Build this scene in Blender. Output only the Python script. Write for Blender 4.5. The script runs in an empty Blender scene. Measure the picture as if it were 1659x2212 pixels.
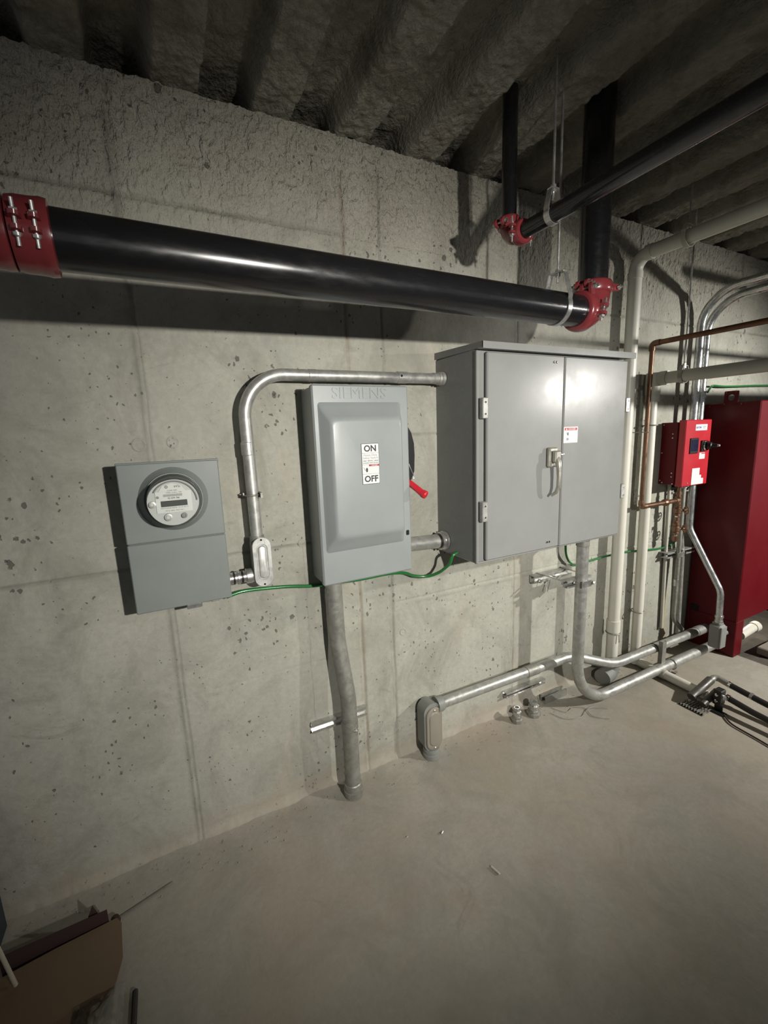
import bpy, math, random
import numpy as np
from mathutils import Vector, Matrix
random.seed(7); rng = np.random.default_rng(11)
S = bpy.context.scene
COL = S.collection
PI = math.pi

# ------------------------------------------------------------------ camera
cd = bpy.data.cameras.new('camera'); cam = bpy.data.objects.new('camera', cd); COL.objects.link(cam)
yaw, pitch, roll = math.radians(26.65229918), math.radians(-10.0946503), math.radians(-2.21929279)
f = Vector((math.sin(yaw)*math.cos(pitch), math.cos(yaw)*math.cos(pitch), math.sin(pitch)))
r = Vector((math.cos(yaw), -math.sin(yaw), 0)); u = r.cross(f)
r2 = r*math.cos(roll) + u*math.sin(roll); u2 = -r*math.sin(roll) + u*math.cos(roll)
cam.matrix_world = Matrix(((r2.x, u2.x, -f.x, 0), (r2.y, u2.y, -f.y, -1.698), (r2.z, u2.z, -f.z, 1.60), (0, 0, 0, 1)))
cd.sensor_fit = 'HORIZONTAL'; cd.sensor_width = 36; cd.lens = 926.32/1659*36
cd.clip_start = 0.02; cd.clip_end = 60
S.camera = cam
# ------------------------------------------------------------------ world, lamps, exposure
w = bpy.data.worlds.new('world'); S.world = w; w.use_nodes = True
w.node_tree.nodes['Background'].inputs[0].default_value = (0.93, 0.96, 1.0, 1)
w.node_tree.nodes['Background'].inputs[1].default_value = 0.15
S.view_settings.view_transform = 'Standard'; S.view_settings.look = 'None'
S.view_settings.exposure = 0.34; S.view_settings.gamma = 1.0
S.view_settings.use_curve_mapping = False
def lamp(name, loc, target, watts, size, cone, blend, col):
    ld = bpy.data.lights.new(name, 'SPOT'); o = bpy.data.objects.new(name, ld); COL.objects.link(o)
    ld.energy = watts; ld.shadow_soft_size = size; ld.spot_size = math.radians(cone); ld.spot_blend = blend; ld.color = col
    o.location = loc; o.rotation_euler = (Vector(target)-Vector(loc)).to_track_quat('-Z', 'Y').to_euler()
    return o
lamp('work_lamp', (0.88, -2.75, 1.84), (0.92, 0.0, 1.22), 268, 0.035, 77, 1.0, (1.0, 0.965, 0.895))
lamp('far_lamp', (4.17, -2.45, 2.05), (3.10, -0.1, 0.84), 430, 0.045, 88, 1.0, (1.0, 0.975, 0.915))

# ------------------------------------------------------------------ materials
def mat(name, col=(.5, .5, .5), rough=.5, metal=0.0, spec=.5, coat=0.0, emit=0.0):
    m = bpy.data.materials.new(name); m.use_nodes = True
    b = m.node_tree.nodes['Principled BSDF']
    b.inputs['Base Color'].default_value = (*col, 1); b.inputs['Roughness'].default_value = rough
    b.inputs['Metallic'].default_value = metal; b.inputs['Specular IOR Level'].default_value = spec
    b.inputs['Coat Weight'].default_value = coat; b.inputs['Coat Roughness'].default_value = .15
    return m
def nodes(m): return m.node_tree.nodes, m.node_tree.links, m.node_tree.nodes['Principled BSDF']
def texco(m, kind='Object'):
    n, l, b = nodes(m); t = n.new('ShaderNodeTexCoord'); return t.outputs[kind]
def noise(m, vec, scale, detail=4, rough=.6, dist=0.0):
    n, l, b = nodes(m); t = n.new('ShaderNodeTexNoise'); t.inputs['Scale'].default_value = scale
    t.inputs['Detail'].default_value = detail; t.inputs['Roughness'].default_value = rough
    t.inputs['Distortion'].default_value = dist; l.new(vec, t.inputs['Vector']); return t.outputs['Fac']
def ramp(m, fac, stops):
    n, l, b = nodes(m); t = n.new('ShaderNodeValToRGB'); e = t.color_ramp.elements
    while len(e) < len(stops): e.new(.5)
    for i, (p, c) in enumerate(stops):
        e[i].position = p; e[i].color = (c, c, c, 1) if isinstance(c, (int, float)) else (*c, 1)
    l.new(fac, t.inputs[0]); return t.outputs[0]
def mixc(m, fac, a, b_, mode='MIX'):
    n, l, b = nodes(m); t = n.new('ShaderNodeMix'); t.data_type = 'RGBA'; t.blend_type = mode
    for s, v in ((t.inputs[0], fac), (t.inputs[6], a), (t.inputs[7], b_)):
        if hasattr(v, 'is_output'): l.new(v, s)
        elif isinstance(v, (int, float)): s.default_value = v
        else: s.default_value = (*v, 1)
    return t.outputs[2]
def bump(m, h, strength, dist, prev=None):
    n, l, b = nodes(m); t = n.new('ShaderNodeBump'); t.inputs['Strength'].default_value = strength
    t.inputs['Distance'].default_value = dist; l.new(h, t.inputs['Height'])
    if prev: l.new(prev, t.inputs['Normal'])
    l.new(t.outputs[0], b.inputs['Normal']); return t.outputs[0]
def setc(m, c): m.node_tree.links.new(c, nodes(m)[2].inputs['Base Color'])
def setr(m, c): m.node_tree.links.new(c, nodes(m)[2].inputs['Roughness'])
def mapping(m, vec, scale):
    n, l, b = nodes(m); t = n.new('ShaderNodeMapping'); t.inputs['Scale'].default_value = scale
    l.new(vec, t.inputs['Vector']); return t.outputs[0]
def vor(m, vec, scale, out='Distance', rand=1.0):
    n, l, b = nodes(m); t = n.new('ShaderNodeTexVoronoi'); t.inputs['Scale'].default_value = scale
    t.inputs['Randomness'].default_value = rand; l.new(vec, t.inputs['Vector']); return t.outputs[out]
def mth(m, op, a, b_):
    n, l, b = nodes(m); t = n.new('ShaderNodeMath'); t.operation = op
    for s, v in ((t.inputs[0], a), (t.inputs[1], b_)):
        if hasattr(v, 'is_output'): l.new(v, s)
        else: s.default_value = v
    return t.outputs[0]

def concrete(name, base, dark, warm, pits=True, rough_bump=False):
    m = mat(name, base, .82, spec=.28); o = texco(m)
    big = ramp(m, noise(m, o, 1.7, 5, .62, .4), [(.33, 0.0), (.68, 1.0)])
    c = mixc(m, big, tuple(x*.87 for x in base), tuple(min(1, x*1.08) for x in base))
    st = ramp(m, noise(m, mapping(m, o, (2.2, 2.2, .8)), 2.3, 5, .6), [(.56, 0.0), (.74, .55)])
    c = mixc(m, st, c, warm)
    gr = ramp(m, noise(m, mapping(m, o, (1, 1, .7)), 4.2, 7, .72, .7), [(.46, 0.0), (.68, .85)])
    c = mixc(m, gr, c, tuple(x*1.18 for x in dark))
    gn = ramp(m, noise(m, o, 2.9, 3, .5), [(.58, 0.0), (.74, .45)])
    c = mixc(m, gn, c, (base[0]*.80, base[1]*.86, base[2]*.84))
    c = mixc(m, ramp(m, noise(m, o, 46, 3, .7), [(.3, .0), (.75, .35)]), c, dark)
    sm = ramp(m, noise(m, mapping(m, o, (1, 1, 2.6)), 5.5, 6, .7, 1.2), [(.60, 0.0), (.72, .5)])
    c = mixc(m, sm, c, dark)
    h = noise(m, o, 60, 5, .7); nrm = bump(m, h, .35, .004)
    if pits:
        n, l, b = nodes(m); sz = n.new('ShaderNodeSeparateXYZ'); l.new(o, sz.inputs[0])
        zz = mth(m, 'ADD', sz.outputs[2], mth(m, 'MULTIPLY', noise(m, o, 3, 3), .35))
        mk = ramp(m, mth(m, 'SUBTRACT', zz, 1.9), [(.42, 0.0), (.80, 1.0)])
        nn = ramp(m, noise(m, mapping(m, o, (1, 1, .55)), 62, 3, .62), [(.34, 0.0), (.68, 1.0)])
        nrm = bump(m, mth(m, 'MULTIPLY', nn, mk), 1.0, .010, nrm)
        c = mixc(m, mth(m, 'MULTIPLY', mk, .30), c, warm)
    if rough_bump: nrm = bump(m, ramp(m, noise(m, mapping(m, o, (1, .7, 1)), 85, 3, .6), [(.35, 0.0), (.7, 1.0)]), .7, .007, nrm)
    if pits:
        dens = ramp(m, noise(m, o, 3.1, 3, .5), [(.47, 0.0), (.64, 1.0)])
        n, l, b = nodes(m); wn = n.new('ShaderNodeTexNoise'); wn.inputs['Scale'].default_value = 55; l.new(o, wn.inputs['Vector'])
        vs_ = n.new('ShaderNodeVectorMath'); vs_.operation = 'SCALE'; vs_.inputs[3].default_value = .022; l.new(wn.outputs['Color'], vs_.inputs[0])
        va = n.new('ShaderNodeVectorMath'); l.new(o, va.inputs[0]); l.new(vs_.outputs[0], va.inputs[1]); ow = mapping(m, va.outputs[0], (1, 1, .72))
        for sc, rad in ((24, .25), (58, .36)):
            d = vor(m, ow, sc); k = vor(m, ow, sc, 'Color')
            n, l, b = nodes(m); sep = n.new('ShaderNodeSeparateColor'); l.new(k, sep.inputs[0])
            r_ = mth(m, 'MULTIPLY', ramp(m, sep.outputs[0], [(.50, 0.0), (1.0, rad)]), mth(m, 'ADD', mth(m, 'MULTIPLY', dens, .95), .12))
            wob = mth(m, 'MULTIPLY', mth(m, 'SUBTRACT', noise(m, o, 120, 2), .5), .18)
            pit = ramp(m, mth(m, 'SUBTRACT', mth(m, 'ADD', d, wob), r_), [(.0, 1.0), (.05, 0.0)])
            c = mixc(m, mth(m, 'MULTIPLY', pit, .74), c, tuple(x*.3 for x in dark))
            inv = mth(m, 'SUBTRACT', 1.0, pit); nrm = bump(m, inv, .6, .004, nrm)
    setc(m, c); return m
M = {}
M['wall'] = concrete('wall_concrete', (.405, .40, .345), (.22, .215, .18), (.42, .36, .28))
def stains(m, marks):
    n, l, b = nodes(m); o = texco(m); cur = b.inputs['Base Color'].links[0].from_socket
    sep = n.new('ShaderNodeSeparateXYZ'); l.new(o, sep.inputs[0])
    w1 = mth(m, 'MULTIPLY', mth(m, 'SUBTRACT', noise(m, o, 9, 3), .5), .02)
    w2 = ramp(m, noise(m, o, 6, 4, .7), [(.35, .25), (.65, 1.0)])
    for ax, c, wd, col, k, lo, hi in marks:
        a = sep.outputs[ax]; other = sep.outputs[2 if ax == 0 else 0]
        wd = wd*(.62 if wd < .05 else 1); d = mth(m, 'ABSOLUTE', mth(m, 'SUBTRACT', mth(m, 'ADD', a, w1), c), 0)
        g = mth(m, 'SUBTRACT', 1.0, mth(m, 'DIVIDE', d, wd)); g = mth(m, 'MAXIMUM', g, 0.0)
        inside = mth(m, 'MULTIPLY', mth(m, 'GREATER_THAN', other, lo), mth(m, 'LESS_THAN', other, hi))
        cur = mixc(m, mth(m, 'MULTIPLY', mth(m, 'MULTIPLY', mth(m, 'MULTIPLY', g, inside), w2), k), cur, col)
    l.new(cur, b.inputs['Base Color'])
stains(M['wall'], [(0, -.045, .030, (.16, .155, .13), .75, 0, 2.6), (0, .718, .022, (.22, .17, .12), .75, .1, 2.6), (0, .878, .020, (.17, .165, .14), .75, 0, 2.6),
    (0, 1.632, .012, (.17, .165, .14), .7, 0, 2.5), (2, 1.172, .018, (.17, .165, .14), .7, -3, .70), (2, 2.375, .022, (.15, .145, .12), .8, -3, .71),
    (2, .80, .02, (.2, .19, .16), .5, 1.0, 3.3), (2, .04, .09, (.36, .30, .235), .7, -3, 9), (0, -.80, .02, (.18, .175, .15), .6, 0, 2.6), (0, 2.55, .012, (.18, .175, .15), .6, 0, 2.6),
    (0, 3.05, .012, (.18, .175, .15), .6, 0, 2.6), (2, 2.22, .02, (.17, .16, .135), .7, 2.1, 9), (2, 1.60, .018, (.17, .165, .14), .6, .93, 1.7), (0, .47, .006, (.2, .19, .165), .6, .2, 1.17), (0, 3.085, .022, (.48, .33, .10), .7, .06, .45), (2, .012, .03, (.37, .33, .27), .9, -3, 9)])
M['floor'] = concrete('floor_concrete', (.37, .345, .295), (.24, .225, .185), (.36, .28, .21), pits=False)
fm = M['floor']; c0 = nodes(fm)[2].inputs['Base Color'].links[0].from_socket; o_ = texco(fm)
c0 = mixc(fm, ramp(fm, noise(fm, o_, 1.15, 4, .55, .5), [(.50, 0.0), (.70, .5)]), c0, (.36, .295, .22))
c0 = mixc(fm, ramp(fm, noise(fm, o_, 2.6, 5, .65, .8), [(.55, 0.0), (.72, .5)]), c0, (.24, .235, .20)); setc(fm, c0)
M['ceil'] = concrete('sprayed_ceiling', (.30, .284, .235), (.10, .092, .07), (.26, .21, .16), pits=False, rough_bump=True)
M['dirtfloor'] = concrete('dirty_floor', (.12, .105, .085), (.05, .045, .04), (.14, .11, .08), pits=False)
def galv(name, col, rough=.36, metal=.75):
    m = mat(name, col, rough, metal); o = texco(m)
    v = vor(m, o, 55, 'Color'); n, l, b = nodes(m); sep = n.new('ShaderNodeSeparateColor'); l.new(v, sep.inputs[0])
    c = mixc(m, ramp(m, sep.outputs[0], [(0, 0.0), (1, 1.0)]), tuple(x*.86 for x in col), tuple(min(1, x*1.1) for x in col))
    d = ramp(m, noise(m, o, 14, 5, .7, .6), [(.52, 0.0), (.78, .5)])
    c = mixc(m, d, c, tuple(x*.5 for x in col)); setc(m, c)
    setr(m, ramp(m, noise(m, o, 20, 4), [(.3, rough-.08), (.7, rough+.18)])); return m
M['galv'] = galv('galvanised_steel', (.46, .46, .43), .36, .62)
M['galvdark'] = galv('weathered_steel', (.30, .295, .262), .45, .5)
M['emt'] = galv('bright_galvanised_steel', (.62, .63, .62), .22, .85)
M['zinc'] = galv('zinc_plated_steel', (.60, .60, .58), .26, .85)
M['alu'] = galv('cast_aluminium', (.56, .56, .54), .38, .45)
M['nickel'] = galv('dull_nickel', (.40, .385, .33), .30, .55)
M['chrome'] = mat('chrome', (.65, .65, .62), .12, 1.0)
def enamel(name, col, rough=.32, coat=.25):
    m = mat(name, col, rough, 0, .25 if name.startswith('deep') else .17 if name.startswith('cabinet') else .5, coat); o = texco(m)
    c = mixc(m, ramp(m, noise(m, o, 6, 4), [(.35, 0.0), (.7, 1.0)]), tuple(x*.96 for x in col), tuple(x*1.04 for x in col))
    c = mixc(m, ramp(m, noise(m, mapping(m, o, (3, 3, .9)), 9, 5, .7), [(.62, 0.0), (.8, .35)]), c, tuple(x*1.25 for x in col))
    setc(m, c); bump(m, noise(m, o, 220, 2), .06, .001)
    setr(m, ramp(m, noise(m, o, 7, 3), [(.3, rough-.03), (.7, rough+.06)])); return m
M['cab'] = enamel('cabinet_grey_enamel', (.245, .25, .242), .25, .0)
M['sw'] = enamel('switch_grey_enamel', (.272, .296, .292), .36, .1)
M['meter'] = enamel('meter_box_grey_enamel', (.20, .222, .21), .45, .05)
M['brown'] = enamel('grey_brown_paint', (.25, .225, .185), .5, 0)
M['boxgrey'] = enamel('fitting_grey_paint', (.22, .225, .21), .5, 0)
M['red'] = enamel('bright_red_enamel', (.43, .012, .022), .33, .3)
M['darkred'] = enamel('deep_red_enamel', (.100, .003, .006), .42, .0)
M['redfit'] = enamel('red_fitting_paint', (.20, .030, .034), .22, .4)
M['redplastic'] = mat('red_plastic', (.62, .02, .035), .3, coat=.3)
M['black'] = mat('black_pipe_paint', (.012, .012, .013), .22, 0, .5, .3)
o_ = texco(M['black']); setc(M['black'], mixc(M['black'], ramp(M['black'], noise(M['black'], mapping(M['black'], o_, (1.2, 9, 9)), 5, 5, .7), [(.56, 0.0), (.80, .4)]), (.009, .009, .010), (.035, .035, .033)))
setr(M['black'], ramp(M['black'], noise(M['black'], mapping(M['black'], o_, (2, 8, 8)), 8, 4), [(.35, .20), (.75, .33)]))
M['blackp'] = mat('black_plastic', (.012, .012, .012), .38)
M['dark'] = mat('dark_void', (.01, .01, .01), .9)
M['white'] = mat('white_print', (.72, .73, .70), .45)
M['dial'] = mat('dial_grey', (.56, .57, .55), .45)
M['offwhite'] = mat('light_grey_print', (.50, .51, .49), .5)
M['ink'] = mat('black_ink', (.012, .012, .014), .5)
M['greyink'] = mat('grey_ink', (.28, .28, .28), .6)
M['blueink'] = mat('blue_ink', (.03, .04, .22), .5)
M['redink'] = mat('red_ink', (.42, .015, .02), .5)
M['pvc'] = enamel('white_pvc', (.66, .64, .56), .38, .05)
M['pvcold'] = enamel('dusty_white_pvc', (.48, .465, .40), .5, 0)
M['green'] = mat('green_insulation', (.016, .15, .035), .25, coat=.4)
M['copper'] = galv('copper', (.175, .098, .06), .34, .7)
M['copperdark'] = galv('aged_copper', (.17, .085, .045), .42, .7)
M['brass'] = galv('brass_valve', (.27, .155, .10), .33, .8)
M['lcd'] = mat('lcd_screen', (.075, .085, .075), .25)
M['screen'] = mat('dark_blue_screen', (.012, .012, .035), .2)
M['card'] = enamel('cardboard', (.155, .105, .062), .85, 0)
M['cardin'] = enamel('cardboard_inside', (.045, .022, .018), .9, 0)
M['darkblue'] = mat('dark_blue_grey', (.018, .026, .036), .55)
M['wire'] = mat('pale_wire', (.42, .38, .30), .4)
M['grimy'] = galv('grimy_dark_steel', (.11, .105, .095), .42, .5)
M['rubber'] = mat('black_rubber', (.015, .014, .013), .45)
def thin_clear(name, tint, gl):
    m = bpy.data.materials.new(name); m.use_nodes = True; n = m.node_tree.nodes; l = m.node_tree.links
    n.remove(n['Principled BSDF']); out = n['Material Output']
    tr = n.new('ShaderNodeBsdfTransparent'); tr.inputs[0].default_value = (*tint, 1)
    g = n.new('ShaderNodeBsdfGlossy'); g.inputs['Roughness'].default_value = .06 if gl < .04 else .11
    fr = n.new('ShaderNodeFresnel'); fr.inputs[0].default_value = 1.45
    ad = n.new('ShaderNodeMath'); ad.operation = 'ADD'; ad.inputs[1].default_value = gl; l.new(fr.outputs[0], ad.inputs[0])
    mx = n.new('ShaderNodeMixShader'); l.new(ad.outputs[0], mx.inputs[0]); l.new(tr.outputs[0], mx.inputs[1]); l.new(g.outputs[0], mx.inputs[2])
    l.new(mx.outputs[0], out.inputs[0]); return m
M['glass'] = thin_clear('meter_glass', (.93, .94, .93), .03)
M['bag'] = thin_clear('clear_plastic_film', (.80, .82, .82), .045)

# ------------------------------------------------------------------ mesh helpers
class MB:
    def __init__(s): s.v = []; s.f = []
    def add(s, vs, fs):
        k = len(s.v); s.v += [tuple(p) for p in vs]; s.f += [tuple(i+k for i in f_) for f_ in fs]; return s
    def box(s, x0, x1, y0, y1, z0, z1, mtx=None):
        x0, x1 = sorted((x0, x1)); y0, y1 = sorted((y0, y1)); z0, z1 = sorted((z0, z1))
        vs = [Vector((x, y, z)) for x in (x0, x1) for y in (y0, y1) for z in (z0, z1)]
        if mtx: vs = [mtx @ p for p in vs]
        return s.add(vs, [(0, 1, 3, 2), (4, 6, 7, 5), (0, 4, 5, 1), (2, 3, 7, 6), (0, 2, 6, 4), (1, 5, 7, 3)])
    def bbox(s, x0, x1, y0, y1, z0, z1, b=.003, mtx=None):     # chamfered box
        x0, x1 = sorted((x0, x1)); y0, y1 = sorted((y0, y1)); z0, z1 = sorted((z0, z1))
        b = min(b, (x1-x0)*.49, (y1-y0)*.49, (z1-z0)*.49); idx = {}; vs = []
        for i, x in enumerate((x0, x1)):
            for j, y in enumerate((y0, y1)):
                for k, z in enumerate((z0, z1)):
                    sx, sy, sz = (b, -b)[i], (b, -b)[j], (b, -b)[k]
                    for a, p in enumerate(((x, y+sy, z+sz), (x+sx, y, z+sz), (x+sx, y+sy, z))):
                        idx[i, j, k, a] = len(vs); q = Vector(p); vs.append(mtx @ q if mtx else q)
        fs = []
        for i in (0, 1):
            F = [idx[i, 0, 0, 0], idx[i, 0, 1, 0], idx[i, 1, 1, 0], idx[i, 1, 0, 0]]; fs.append(F if i == 0 else F[::-1])
            F = [idx[0, i, 0, 1], idx[1, i, 0, 1], idx[1, i, 1, 1], idx[0, i, 1, 1]]; fs.append(F if i == 0 else F[::-1])
            F = [idx[0, 0, i, 2], idx[0, 1, i, 2], idx[1, 1, i, 2], idx[1, 0, i, 2]]; fs.append(F if i == 0 else F[::-1])
            for j in (0, 1):
                fs.append([idx[i, j, 0, 0], idx[i, j, 1, 0], idx[i, j, 1, 1], idx[i, j, 0, 1]])
                fs.append([idx[i, 0, j, 0], idx[i, 1, j, 0], idx[i, 1, j, 2], idx[i, 0, j, 2]])
                fs.append([idx[0, i, j, 1], idx[1, i, j, 1], idx[1, i, j, 2], idx[0, i, j, 2]])
                for k in (0, 1): fs.append([idx[i, j, k, 0], idx[i, j, k, 1], idx[i, j, k, 2]])
        return s.add(vs, fs)
    def lathe(s, o, axis, prof, n=28, caps=True):               # prof: (distance along axis, radius)
        o = Vector(o); a = Vector(axis).normalized(); e = a.orthogonal().normalized(); g = a.cross(e)
        vs = [o + a*h + (e*math.cos(2*PI*i/n) + g*math.sin(2*PI*i/n))*rr for h, rr in prof for i in range(n)]
        fs = [(j*n+i, j*n+(i+1) % n, (j+1)*n+(i+1) % n, (j+1)*n+i) for j in range(len(prof)-1) for i in range(n)]
        if caps: fs += [tuple(range(n))[::-1], tuple(range((len(prof)-1)*n, len(prof)*n))]
        return s.add(vs, fs)
    def cyl(s, a, b, rad, n=20):
        a = Vector(a); b = Vector(b); return s.lathe(a, b-a, [(0, rad), ((b-a).length, rad)], n)
    def tube(s, pts, rad, n=20, caps=True, rads=None):
        pts = [Vector(p) for p in pts]; T = []
        for i in range(len(pts)):
            T.append((pts[min(i+1, len(pts)-1)] - pts[max(i-1, 0)]).normalized())
        e = T[0].orthogonal().normalized(); vs = []
        for i, p in enumerate(pts):
            if i: e = (e - T[i]*e.dot(T[i])).normalized()
            g = T[i].cross(e); q = rads[i] if rads else rad
            vs += [p + (e*math.cos(2*PI*k/n) + g*math.sin(2*PI*k/n))*q for k in range(n)]
        fs = [(j*n+i, j*n+(i+1) % n, (j+1)*n+(i+1) % n, (j+1)*n+i) for j in range(len(pts)-1) for i in range(n)]
        if caps: fs += [tuple(range(n))[::-1], tuple(range((len(pts)-1)*n, len(pts)*n))]
        return s.add(vs, fs)
    def prism(s, poly, o, ex, ey, ez, t):                       # 2D polygon extruded by t along ez
        o, ex, ey, ez = map(Vector, (o, ex, ey, ez)); n = len(poly)
        vs = [o+ex*p[0]+ey*p[1] for p in poly] + [o+ex*p[0]+ey*p[1]+ez*t for p in poly]
        return s.add(vs, [tuple(range(n))[::-1], tuple(range(n, 2*n))] + [(i, (i+1) % n, n+(i+1) % n, n+i) for i in range(n)])
    def obj(s, name, m, parent=None, angle=35, **tags):
        me = bpy.data.meshes.new(name); me.from_pydata(s.v, [], s.f)
        return link(name, me, m, parent, angle, **tags)
def link(name, me, m, parent=None, angle=35, **tags):
    if m: me.materials.append(M[m] if isinstance(m, str) else m)
    if angle and len(me.polygons) < 200000:
        import bmesh
        b = bmesh.new(); b.from_mesh(me); bmesh.ops.recalc_face_normals(b, faces=b.faces); b.to_mesh(me); b.free()
        me.shade_smooth(); me.set_sharp_from_angle(angle=math.radians(angle))
    elif angle: me.shade_smooth()
    me.update(); o = bpy.data.objects.new(name, me); COL.objects.link(o)
    if parent:
        o.parent = parent; o.matrix_parent_inverse = Matrix.Translation(-root_of(parent).location) if True else None
    for k, v in tags.items(): o[k] = v
    return o
def root_of(o):
    while o.parent: o = o.parent
    return o
def child(o, parent):
    o.parent = parent
def thing(name, label, cat, loc, group=None):
    o = bpy.data.objects.new(name, None); COL.objects.link(o); o.location = loc; o.empty_display_size = .05
    o['label'] = label; o['category'] = cat
    if group: o['group'] = group
    return o
_link = link
def link(name, me, m, parent=None, angle=35, **tags):           # world-coordinate meshes, kept in place under their thing
    o = _link(name, me, m, None, angle, **tags)
    if parent:
        o.parent = parent
        o.matrix_parent_inverse = wm(parent).inverted()
    return o
def wm(o):
    m = Matrix.Translation(o.location) if o.type == 'EMPTY' else Matrix.Identity(4)
    return m
def fillet(pts, rads, seg=14):
    pts = [Vector(p) for p in pts]; out = [pts[0]]
    for i in range(1, len(pts)-1):
        p = pts[i]; a = (pts[i-1]-p).normalized(); b = (pts[i+1]-p).normalized(); ang = a.angle(b)
        rr = rads[i-1] if isinstance(rads, (list, tuple)) else rads
        if PI-ang < .01: out.append(p); continue
        d = rr/math.tan(ang/2); c = p + (a+b).normalized()*(rr/math.sin(ang/2))
        v0 = p+a*d-c; v1 = p+b*d-c; tot = v0.angle(v1)
        for k in range(seg+1):
            t = k/seg; out.append(c + (v0*math.sin((1-t)*tot) + v1*math.sin(t*tot))/math.sin(tot))
    out.append(pts[-1]); return out
def text(name, s_, size, o, ex, ey, m, parent, t=.0004, align='CENTER', stretch=1.0, offset=0.0):
    cu = bpy.data.curves.new(name, 'FONT'); cu.body = s_; cu.size = size; cu.extrude = t; cu.offset = offset
    cu.align_x = align; cu.align_y = 'CENTER'; cu.resolution_u = 3
    tmp = bpy.data.objects.new('tmp', cu); COL.objects.link(tmp)
    dg = bpy.context.evaluated_depsgraph_get(); me = bpy.data.meshes.new_from_object(tmp.evaluated_get(dg))
    bpy.data.objects.remove(tmp); ex = Vector(ex).normalized(); ey = Vector(ey).normalized(); ez = ex.cross(ey)
    mt = Matrix(((ex.x*stretch, ey.x, ez.x, o[0]), (ex.y*stretch, ey.y, ez.y, o[1]), (ex.z*stretch, ey.z, ez.z, o[2]), (0, 0, 0, 1)))
    me.transform(mt); me.materials.clear(); return link(name, me, m, parent, 0)
XX, YY, ZZ = Vector((1, 0, 0)), Vector((0, 1, 0)), Vector((0, 0, 1))

# ------------------------------------------------------------------ setting
def fbm(nx, ny, cells, oct_=4, gain=.5):                        # smooth value noise on a grid, 0..1
    out = np.zeros((nx, ny)); amp = 1; tot = 0
    for k in range(oct_):
        cx, cy = max(2, int(cells[0]*2**k)), max(2, int(cells[1]*2**k))
        g = rng.random((cx+2, cy+2)); u_ = np.linspace(0, cx, nx); v_ = np.linspace(0, cy, ny)
        i = u_.astype(int); j = v_.astype(int); a = (u_-i)[:, None]; b = (v_-j)[None]; a = a*a*(3-2*a); b = b*b*(3-2*b)
        i = i[:, None]; j = j[None]
        out += amp*(g[i, j]*(1-a)*(1-b) + g[i+1, j]*a*(1-b) + g[i, j+1]*(1-a)*b + g[i+1, j+1]*a*b); tot += amp; amp *= gain
    return out/tot
def grid_obj(name, P, m):                                       # P: nx x ny x 3
    nx, ny = P.shape[:2]; me = bpy.data.meshes.new(name)
    ii = np.arange(nx*ny).reshape(nx, ny)
    q = np.stack([ii[:-1, :-1], ii[1:, :-1], ii[1:, 1:], ii[:-1, 1:]], -1).reshape(-1, 4)
    me.vertices.add(nx*ny); me.vertices.foreach_set('co', P.reshape(-1).astype(np.float32))
    me.loops.add(q.size); me.loops.foreach_set('vertex_index', q.reshape(-1).astype(np.int32))
    me.polygons.add(len(q)); me.polygons.foreach_set('loop_start', np.arange(0, q.size, 4, dtype=np.int32))
    me.update(calc_edges=True); me.validate(); me.materials.append(M[m]); me.shade_smooth()
    o = bpy.data.objects.new(name, me); COL.objects.link(o); o['kind'] = 'structure'; return o
def smooth(x, a, b): t = np.clip((x-a)/(b-a), 0, 1); return t*t*(3-2*t)

WT = 2.717                                                      # top of the wall, underside of the deck
xs = np.concatenate([np.linspace(-2.6, -.9, 120)[:-1], np.linspace(-.9, 3.6, 900)[:-1], np.linspace(3.6, 8.5, 200)])
zs = np.linspace(0, WT, 560)
Xg, Zg = np.meshgrid(xs, zs, indexing='ij'); nx, nz = Xg.shape
h = (fbm(nx, nz, (14, 6), 4)-.5)*.006 + (fbm(nx, nz, (160, 80), 2)-.5)*.0012
def groove(X, c, wd, dp): return dp*np.exp(-((X-c)/wd)**2)
wob = (fbm(nx, nz, (3, 20), 3)-.5)*.008
for c, wd, dp in ((-.035, .006, .006), (.715, .009, .006), (.878, .006, .006), (1.632, .006, .006), (2.20, .005, .004), (2.55, .006, .005), (3.05, .006, .005), (-.80, .006, .005), (3.85, .006, .005), (4.7, .006, .005)):
    h += groove(Xg+wob, c, wd*.62, dp) - groove(Xg+wob, c-.008, .0035, dp*.5)
for c, wd, dp, a, b in ((1.172, .005, .006, -3, .71), (.82, .006, .004, .9, 3.3), (2.375, .007, .005, -3, 1.2), (1.60, .005, .004, .9, 1.7), (2.22, .005, .005, 2.1, 9), (.64, .003, .0025, -.1, .6)):
    h += groove(Zg+wob*.7, c, wd*.7, dp)*((Xg > a) & (Xg < b))
spray = smooth(Zg + (fbm(nx, nz, (30, 8), 3)-.5)*.35, 2.20, 2.62)  # over-spray creeping down from the deck
bmp = np.clip(fbm(nx, nz, (420, 110), 2, .55)-.38, 0, 1)
h -= spray*(bmp*.018 + (fbm(nx, nz, (40, 16), 3)-.3)*.010)
base = 1-smooth(Zg, 0, .05)
h -= base*(fbm(nx, nz, (60, 4), 4)*.020)
P = np.stack([Xg, h, Zg], -1); wall = grid_obj('wall_back', P, 'wall')
MB().box(-2.6, 8.5, .30, .34, 0, 3.0).obj('wall_light_block', 'dark', None, 0, kind='structure')  # dark sheet added behind the wall to block world light
# small grouted tie holes on the wall face
for x, z, rr in ((-.072, 1.60, .024), (.034, 1.605, .022), (.468, 1.175, .019), (.678, 2.225, .024), (.30, 2.05, .012), (.93, .665, .018)):
    t = MB().lathe((x, .002, z), (0, -1, 0), [(0, rr), (.0035, rr*.96), (.0045, rr*.8), (.002, rr*.55), (.003, 0.001)], 18)
    o = t.obj('tie_hole_patch', 'wall', wall)
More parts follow.
